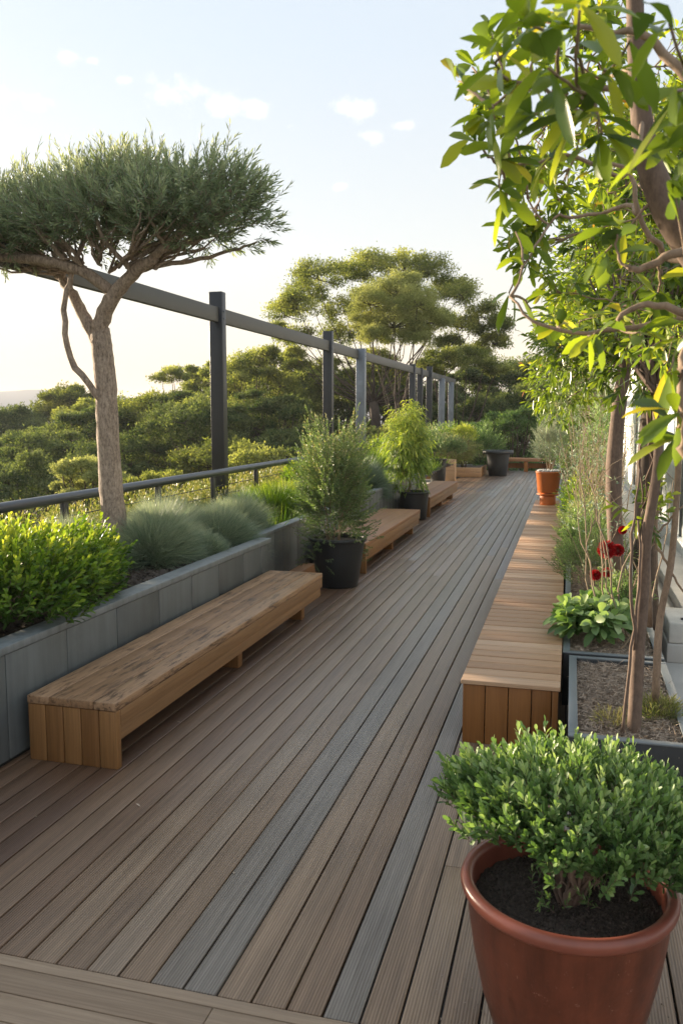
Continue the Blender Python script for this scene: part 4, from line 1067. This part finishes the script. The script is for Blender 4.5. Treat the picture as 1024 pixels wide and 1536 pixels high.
def dry_stems(label, x0, x1, y0, y1, n, h0, h1, leaves=200, z0=.36):
    t = thing('dry_stems', label, 'plant', ((x0 + x1) / 2, (y0 + y1) / 2, z0), 'thickets of thin bare stems in the right bed')
    g = G(); tips = []
    for k in range(n):
        b = np.array((random.uniform(x0, x1), random.uniform(y0, y1), z0)); h = random.uniform(h0, h1)
        e = b + np.array((random.gauss(0, .18), random.gauss(0, .25), h)); c = (b + e) / 2 + np.array((random.gauss(0, .15), random.gauss(0, .15), random.gauss(0, .1)))
        P = wiggle(bez(b, c, e, 8), .02); g.tube(P, np.linspace(.009, .003, 8), 4, cap=False)
        for q in range(3):
            s = P[random.randint(3, 7)]; g.tube(bez(s, s + rng.normal(0, .08, 3) + np.array((0, 0, .12)), s + rng.normal(0, .14, 3) + np.array((0, 0, .35)), 4), np.linspace(.004, .0015, 4), 3, cap=False)
        tips += [P[-1], P[-3], P[-2]]
    g.obj('stems', M['twig'], t)
    L = G(); tips = np.array(tips); S = tips[rng.integers(0, len(tips), leaves)] + rng.normal(0, .12, (leaves, 3))
    shoots(L, None, S, unit(leaves) + np.array([0, 0, .5]), .14, 8, .05, .012, tints=.5); L.obj('leaves', M['l_fescue'], t)
dry_stems('tangle of thin bare stems just left of the brown trunk', .18, .60, 11.6, 13.5, 55, 1.0, 1.7)
dry_stems('tall thicket of pale bare stems behind the nearer tangle', .14, .50, 13.8, 17.5, 80, 1.2, 2.4, 260)
dry_stems('wispy bare stems above the orange pot', -.15, .35, 18.5, 23, 60, 1.6, 3.0, 300)
dry_stems('few thin saplings in the second planter box', .30, .5, 6.5, 7.8, 9, .8, 1.6, 30)

# ------------------------------------------------------------------ right hand trees
def side_tree(label, stem, radii, crown, n, lL, lW, mat, bark, name='young_tree', forks=(), k=9, L=.2, blade=True, ang=(1.1, .5), droop=.25, inner=.15, tb=.4, wm=None):
    base = stem[0]
    t = thing(name, label, 'tree', base, 'slender trees in the right hand bed')
    g = G(); P = smoothline(stem, 30); g.tube(P, np.interp(np.linspace(0, 1, 30), np.linspace(0, 1, len(radii)), radii), 14, wob=.03)
    g.obj('trunk', M[bark], t, smooth=True)
    g = G(); st = P[-1]
    for f in forks: g.tube(wiggle(smoothline(f[0], 14), .004), np.linspace(f[1], f[2], 14), 8)
    Lf = G(); tw = G()
    tot = sum(r[0] * r[1] * r[2] for c, r in crown)
    for c, r in crown:
        c = np.array(c); r = np.array(r)
        for q in range(5):
            e = c + unit(1)[0] * r * .7; g.tube(wiggle(bez(st, (st + e) / 2 + rng.normal(0, .08, 3), e, 8), .015), np.linspace(.014, .004, 8), 5)
        m = max(12, int(n * r[0] * r[1] * r[2] / tot))
        S, v = ell_pts(m, c, r, inner)
        shoots(Lf, tw, S, v + np.array([0, 0, .35]) + rng.normal(0, .4, (m, 3)), L * rng.uniform(.6, 1.2, m), k, lL, lW, ang, np.clip(tb + .2 * v[:, 2] + rng.normal(0, .15, m), 0, .88), .12, blade, droop, r=.0025)
    if g.V: g.obj('limbs', M[wm or bark], t, smooth=True)
    cr = Lf.obj('crown', M[mat], t); tw.obj('twigs', M['twig'], cr)
    return t

side_tree('brown smooth trunked tree nearest the slatted bench, behind the red flowers', [(.50, 8.1, .36), (.42, 8.0, 1.0), (.38, 8.0, 1.73), (.41, 8.0, 2.35), (.46, 8.0, 2.75)], [.060, .070, .072, .062, .052],
          [((.1, 8.4, 2.85), (.42, .6, .32)), ((.6, 8.2, 3.1), (.6, .7, .45)), ((.25, 8.8, 3.5), (.45, .7, .45)), ((.8, 8.2, 3.7), (.6, .7, .5)), ((-.10, 9.3, 2.55), (.28, .5, .4)), ((.5, 9, 4.2), (.4, .6, .6)), ((.95, 8.4, 4.4), (.5, .6, .6)), ((.0, 9.4, 3.1), (.3, .5, .3))],
          2600, .085, .026, 'l_near', 'smoothbark', droop=.4)
side_tree('dark thick trunked tree right of the brown one, against the pale wall', [(.80, 9.0, .001), (.76, 9.0, 1.0), (.77, 9.0, 1.9), (.80, 9.0, 2.75)], [.13, .12, .12, .11],
          [((.8, 9.2, 3.2), (.7, .7, .5)), ((1.1, 9.5, 3.9), (.7, .7, .6)), ((.5, 10, 4.2), (.45, .8, .7)), ((1.0, 9.4, 4.8), (.6, .7, .6)), ((.35, 10.5, 3.6), (.3, .7, .6))],
          2600, .07, .02, 'l_terra', 'darkbark', droop=.2)
side_tree('slender brown tree rooted at the front of the nearest planter box', [(.395, 4.9, .34), (.405, 4.95, .8), (.42, 5.0, 1.14), (.43, 5.0, 1.53), (.47, 5.0, 1.9), (.46, 5.05, 2.3)], [.040, .036, .034, .030, .026, .022],
          [((.42, 5.2, 2.55), (.25, .4, .25)), ((.30, 5.6, 2.95), (.22, .4, .25)), ((.5, 5.3, 3.1), (.25, .4, .35)), ((.45, 5.2, 1.62), (.10, .12, .07)), ((.1, 5.8, 3.35), (.15, .3, .12)), ((.45, 5.5, 3.7), (.3, .4, .4))],
          480, .085, .028, 'l_near', 'smoothbark', k=8, L=.13,
          forks=[([(.405, 4.95, .8), (.36, 4.9, 1.1), (.34, 4.9, 1.5), (.37, 4.9, 1.9)], .012, .005), ([(.33, 4.85, .36), (.36, 4.9, .8), (.40, 4.95, 1.3), (.38, 5.0, 1.6)], .010, .006)])
side_tree('thin reddish forked tree rooted at the right of the nearest planter box', [(.555, 5.55, .34), (.545, 5.3, .5), (.55, 5.3, .95), (.60, 5.3, 1.33), (.615, 5.3, 1.9), (.60, 5.3, 2.35)], [.026, .024, .022, .020, .018, .014],
          [((.55, 5.4, 2.7), (.2, .3, .25)), ((.7, 5.4, 3.2), (.3, .4, .4))], 160, .08, .026, 'l_near', 'palebark', k=8, L=.13, wm='palebark',
          forks=[([(.50, 5.35, .9), (.47, 5.3, 1.3), (.51, 5.3, 1.62), (.49, 5.3, 1.85), (.43, 5.3, 2.1)], .018, .009), ([(.50, 5.3, 1.78), (.56, 5.3, 1.95), (.61, 5.3, 2.15)], .011, .007), ([(.50, 5.3, 1.45), (.58, 5.3, 1.3), (.70, 5.3, 1.1)], .009, .006),
                 ([(.43, 5.3, 1.4), (.52, 5.3, 1.5), (.65, 5.3, 1.66)], .008, .005)])
bush('low_shrub', 'fine leaved green shrub at the back of the second planter box', 'shrub', (.50, 7.75, .55), (.17, .22, .16), 300, 12, .1, .035, .01, 'l_terra', .3, .8, -.3, False, .1, .45, .36, .2, 4)
bush('low_shrub', 'mid green shrub filling the planter box just past the red flowers', 'shrub', (.22, 10.1, .66), (.26, .35, .28), 520, 13, .13, .045, .012, 'l_terra', .3, .8, -.4, False, .1, .5, .36, .2, 5)
bush('tall_shrub', 'mid green leafy shrub woven through the pale bare stems', 'shrub', (.42, 14.6, 1.35), (.20, 1.6, .85), 900, 12, .2, .07, .02, 'l_terra', .3, .8, -.8, False, .1, .4, .36, .2, 6)
bush('tall_shrub', 'green climber like shrub behind the orange pot', 'shrub', (.10, 18.6, 1.5), (.24, .9, .95), 800, 12, .22, .08, .022, 'l_lime', .3, .8, -.8, False, .1, .25, .36, .2, 6)
# narrow dark evergreen behind
bush('columnar_evergreen', 'narrow spiky dark evergreen rising behind the right hand trees', 'tree', (.40, 15.0, 4.1), (.40, .5, 1.7), 1900, 12, .3, .06, .012, 'l_pot', .3, 1.2, -.9, False, 0, .45, .36, .12, 6, twm='darkbark')

NEAR_CL = [(-0.1, 1.6, 2.89, 9, 0.115, 0.036), (-0.15, 1.7, 2.88, 7, 0.115, 0.036), (-0.06, 1.6, 2.81, 7, 0.115, 0.036), (-0.09, 1.8, 2.8, 7, 0.115, 0.036), (-0.02, 1.7, 2.91, 7, 0.115, 0.036), (-0.3, 2.2, 3.03, 7, 0.105, 0.036), (-0.2, 2.0, 3.04, 8, 0.115, 0.036), (-0.21, 2.0, 2.87, 7, 0.115, 0.036), (-0.19, 2.1, 2.81, 10, 0.105, 0.036), (-0.26, 2.2, 2.89, 7, 0.105, 0.036), (-0.19, 2.4, 2.78, 7, 0.105, 0.036), (-0.2, 2.3, 2.78, 7, 0.105, 0.036), (-0.18, 2.6, 2.74, 10, 0.105, 0.036), (-0.21, 2.8, 2.59, 7, 0.105, 0.036), (-0.13, 2.8, 2.5, 7, 0.105, 0.036), (-0.0, 1.8, 2.8, 9, 0.115, 0.036), (0.04, 1.8, 2.75, 8, 0.115, 0.036), (0.08, 1.7, 2.88, 7, 0.115, 0.036), (0.13, 1.5, 2.82, 7, 0.115, 0.036), (0.15, 1.6, 2.75, 7, 0.115, 0.036), (0.15, 1.7, 2.69, 7, 0.115, 0.036), (0.09, 2.2, 2.65, 9, 0.105, 0.036), (0.07, 2.4, 2.63, 7, 0.105, 0.036), (-0.05, 2.5, 2.45, 9, 0.105, 0.036), (0.05, 2.3, 2.41, 7, 0.105, 0.036), (0.21, 1.9, 2.2, 7, 0.115, 0.036), (0.23, 2.0, 2.15, 9, 0.115, 0.036), (0.12, 2.5, 2.48, 7, 0.105, 0.036), (0.2, 2.3, 2.51, 7, 0.105, 0.036), (-0.06, 1.9, 3.03, 7, 0.115, 0.036), (-0.14, 1.9, 2.89, 7, 0.115, 0.036), (-0.05, 2.2, 2.84, 7, 0.105, 0.036), (0.16, 2.3, 2.41, 7, 0.105, 0.036), (0.22, 2.2, 2.3, 7, 0.105, 0.036), (-0.01, 1.6, 2.9, 7, 0.115, 0.036), (0.04, 1.8, 2.87, 7, 0.115, 0.036), (-0.03, 1.9, 2.87, 7, 0.115, 0.036), (-0.11, 2.0, 2.98, 8, 0.115, 0.036), (0.18, 1.8, 2.62, 7, 0.115, 0.036), (-0.1, 2.4, 2.86, 7, 0.105, 0.036), (-0.28, 2.3, 3.1, 7, 0.105, 0.036)]
NEAR_MID = [(-0.16, 3.2, 3.18, 0.11), (-0.05, 3.4, 3.22, 0.13), (0.07, 3.5, 3.18, 0.13), (-0.09, 3.4, 3.04, 0.07), (0.09, 4.0, 3.15, 0.17), (0.26, 4.0, 3.05, 0.17), (0.38, 4.0, 2.84, 0.2), (0.24, 4.5, 2.93, 0.23), (-0.2, 3.0, 3.01, 0.06), (0.06, 3.5, 3.45, 0.15), (0.26, 3.5, 3.26, 0.18), (0.33, 3.5, 3.49, 0.18), (-0.2, 3.6, 2.89, 0.08), (-0.09, 3.8, 2.72, 0.1), (0.02, 4.0, 2.63, 0.13), (0.28, 4.0, 2.62, 0.17), (-0.17, 3.4, 2.95, 0.06), (-0.27, 2.8, 3.19, 0.07), (-0.21, 3.0, 3.44, 0.1), (-0.03, 3.0, 3.42, 0.11), (0.1, 3.3, 3.6, 0.12), (0.38, 3.6, 2.52, 0.12)]
def near_tree():
    t = thing('overhanging_tree', 'near tree with big glossy yellow green leaves hanging into the top right corner', 'tree', (.95, 3.9, .3))
    g = G(); P = smoothline([(.95, 3.9, .3), (.92, 3.7, 1.2), (.80, 3.2, 2.0), (.56, 2.7, 2.40), (.36, 2.45, 2.55), (.26, 2.4, 2.67), (.20, 2.4, 2.78), (.165, 2.4, 2.88), (.145, 2.4, 3.0), (.13, 2.4, 3.15), (.12, 2.4, 3.3), (.12, 2.4, 3.6)], 60)
    g.tube(P, np.interp(np.linspace(0, 1, 60), [0, .5, .7, 1], [.06, .040, .027, .018]), 16, wob=.03); g.obj('trunk', M['smoothbark'], t, smooth=True)
    g = G(); W_ = [tuple(p) for p in P[32:]]
    def limb(pts, a, b):
        Q = wiggle(smoothline(pts, 16), .003); g.tube(Q, np.linspace(a, b, 16), 9); W_.extend(tuple(p) for p in Q[5:])
    limb([(.40, 2.45, 2.53), (.36, 2.2, 2.7), (.26, 2.0, 2.84), (.21, 2.0, 2.91), (.15, 2.0, 2.98), (.10, 2.0, 3.02), (.03, 2.0, 3.03), (-.08, 2.0, 3.06)], .017, .004)
    limb([(.56, 2.7, 2.40), (.36, 2.3, 2.60), (.24, 2.2, 2.59), (.19, 2.2, 2.57), (.14, 2.2, 2.55), (.12, 2.2, 2.56)], .014, .007)
    limb([(.56, 2.7, 2.38), (.36, 2.3, 2.42), (.25, 2.2, 2.44), (.16, 2.2, 2.47), (.10, 2.2, 2.43)], .014, .006)
    limb([(.33, 2.42, 2.58), (.26, 2.6, 2.64), (.22, 2.6, 2.68), (.16, 2.6, 2.77), (.14, 2.6, 2.88), (.06, 2.6, 2.92)], .011, .005)
    limb([(.16, 2.6, 2.77), (.15, 2.8, 2.84), (.07, 3.0, 2.87), (-.02, 3.0, 2.86), (-.06, 3.0, 2.87), (-.11, 3.0, 2.84), (-.17, 3.0, 2.93)], .008, .003)
    limb([(.15, 2.2, 2.98), (.05, 2.0, 2.90), (-.03, 2.0, 2.89), (-.12, 2.0, 2.93), (-.20, 2.05, 2.91)], .007, .003)
    limb([(.36, 2.45, 2.50), (.23, 2.4, 2.45), (.12, 2.4, 2.43), (0, 2.4, 2.42), (-.11, 2.4, 2.46), (-.18, 2.45, 2.53)], .010, .003)
    limb([(.15, 2.38, 2.95), (.11, 2.3, 2.8), (-.02, 2.3, 2.86), (-.12, 2.3, 2.85), (-.20, 2.3, 2.84)], .007, .003)
    limb([(.85, 3.4, 1.7), (.5, 2.4, 1.9), (.25, 1.9, 2.09), (.23, 1.9, 2.2), (.215, 1.9, 2.29), (.23, 1.9, 2.37)], .014, .006)
    limb([(.30, 2.42, 2.62), (.36, 3.0, 2.8), (.32, 3.6, 3.0), (.22, 3.9, 3.2)], .014, .004)
    limb([(.30, 2.42, 2.62), (.40, 3.0, 2.6), (.36, 3.6, 2.6), (.15, 4.0, 2.7)], .012, .004)
    limb([(.14, 2.4, 3.1), (.10, 3.0, 3.3), (.0, 3.3, 3.4)], .010, .003)
    L = G(); near = lambda c: np.array(min(W_, key=lambda q: np.linalg.norm(np.array(q) - c)))
    for (x, y, z, nl, ll, wl) in NEAR_CL:
        nl = max(3, int(nl * random.uniform(.5, .9))); c = np.array((x, y, z)); s = near(c); ln = np.linalg.norm(c - s)
        P = wiggle(bez(s, (s + c) / 2 + rng.normal(0, .12 * ln, 3), c, 9), .002); g.tube(P, np.linspace(.0045, .0025, 9), 6)
        d = c - s; d = d / (np.linalg.norm(d) + 1e-6); D = d * .6 + unit(nl) * .8 + np.array([0, 0, .1])
        L.leaves(c + rng.normal(0, .006, (nl, 3)), D, ll * .95 * rng.uniform(.45, 1.15, nl), wl * rng.uniform(.8, 1.15, nl), np.clip(rng.normal(.48, .25, nl), 0, .95), 2, .3, N=rng.normal(0, .5, (nl, 3)) + np.array([0, 0, 1]))
        k = 3; q = P[rng.integers(3, 8, k)]
        L.leaves(q, unit(k) + d * .4, ll * .8, wl * .8, rng.uniform(.2, .95, k), 2, .3)
    for (x, y, z, r) in NEAR_MID:
        c = np.array((x, y, z)); s = near(c); ln = np.linalg.norm(c - s)
        P = wiggle(bez(s, (s + c) / 2 + rng.normal(0, .10 * ln, 3), c, 9), .005); g.tube(P, np.linspace(.004, .0025, 9), 5)
        for q in range(9):
            e = c + unit(1)[0] * r * 1.0; g.tube(wiggle(bez(P[random.randint(5, 8)], (c + e) / 2, e, 5), .006), np.linspace(.0025, .0012, 5), 4)
            m = 7; L.leaves(e + rng.normal(0, .006, (m, 3)), (e - c) / r * .5 + unit(m), rng.uniform(.045, .08, m), rng.uniform(.016, .026, m), np.clip(rng.normal(.5, .22, m), 0, .95), 2, .25)
            m = 4; L.leaves(c + (e - c) * rng.uniform(.3, .8, (m, 1)), unit(m), .055, .02, rng.uniform(.2, .85, m), 2, .2)
    g.obj('branches', M['palebark'], t, smooth=True)
    L.obj('leaves', M['l_near'], t, smooth=True)
near_tree()

def fallen():
    g = G(); n = 46
    x = np.where(rng.random(n) < .6, rng.uniform(-3.2, -2.0, n), rng.uniform(-2, .5, n)); y = rng.uniform(3, 20, n)
    P = np.stack([x, y, np.full(n, .004)], -1)
    g.leaves(P, unit(n) * np.array([1, 1, .12]), rng.uniform(.02, .045, n), rng.uniform(.008, .014, n), rng.uniform(.2, 1, n), True, 0, N=np.tile([0, 0, 1.], (n, 1)) + rng.normal(0, .2, (n, 3)))
    m = 160; a = rng.uniform(0, 6.28, m); q = rng.uniform(.26, .5, m)
    g.leaves(np.stack([.03 + q * np.cos(a), 2.84 + q * np.sin(a), np.full(m, .004)], -1), unit(m) * np.array([1, 1, .2]), rng.uniform(.004, .016, m), rng.uniform(.003, .008, m), rng.uniform(0, .3, m))
    o = g.obj('leaf_litter', M['straw']); o['kind'] = 'stuff'; tag(o, 'a few small dry leaves fallen on the deck boards', 'leaf litter')
fallen()

# ------------------------------------------------------------------ air
def haze():
    m = bpy.data.materials.new('haze'); m.use_nodes = True; nt = m.node_tree; nt.nodes.clear()
    o = nt.nodes.new('ShaderNodeOutputMaterial'); v = nt.nodes.new('ShaderNodeVolumePrincipled')
    v.inputs['Density'].default_value = .00033; v.inputs['Color'].default_value = (.93, .95, 1, 1); v.inputs['Anisotropy'].default_value = 0
    nt.links.new(v.outputs[0], o.inputs['Volume'])
    g = G(); g.box(-4100, 4100, -320, 4300, -62, 75, .5); h = g.obj('haze', m); h['kind'] = 'stuff'; tag(h, 'pale air haze that fades the distant ridge behind the wood', 'haze')
haze()
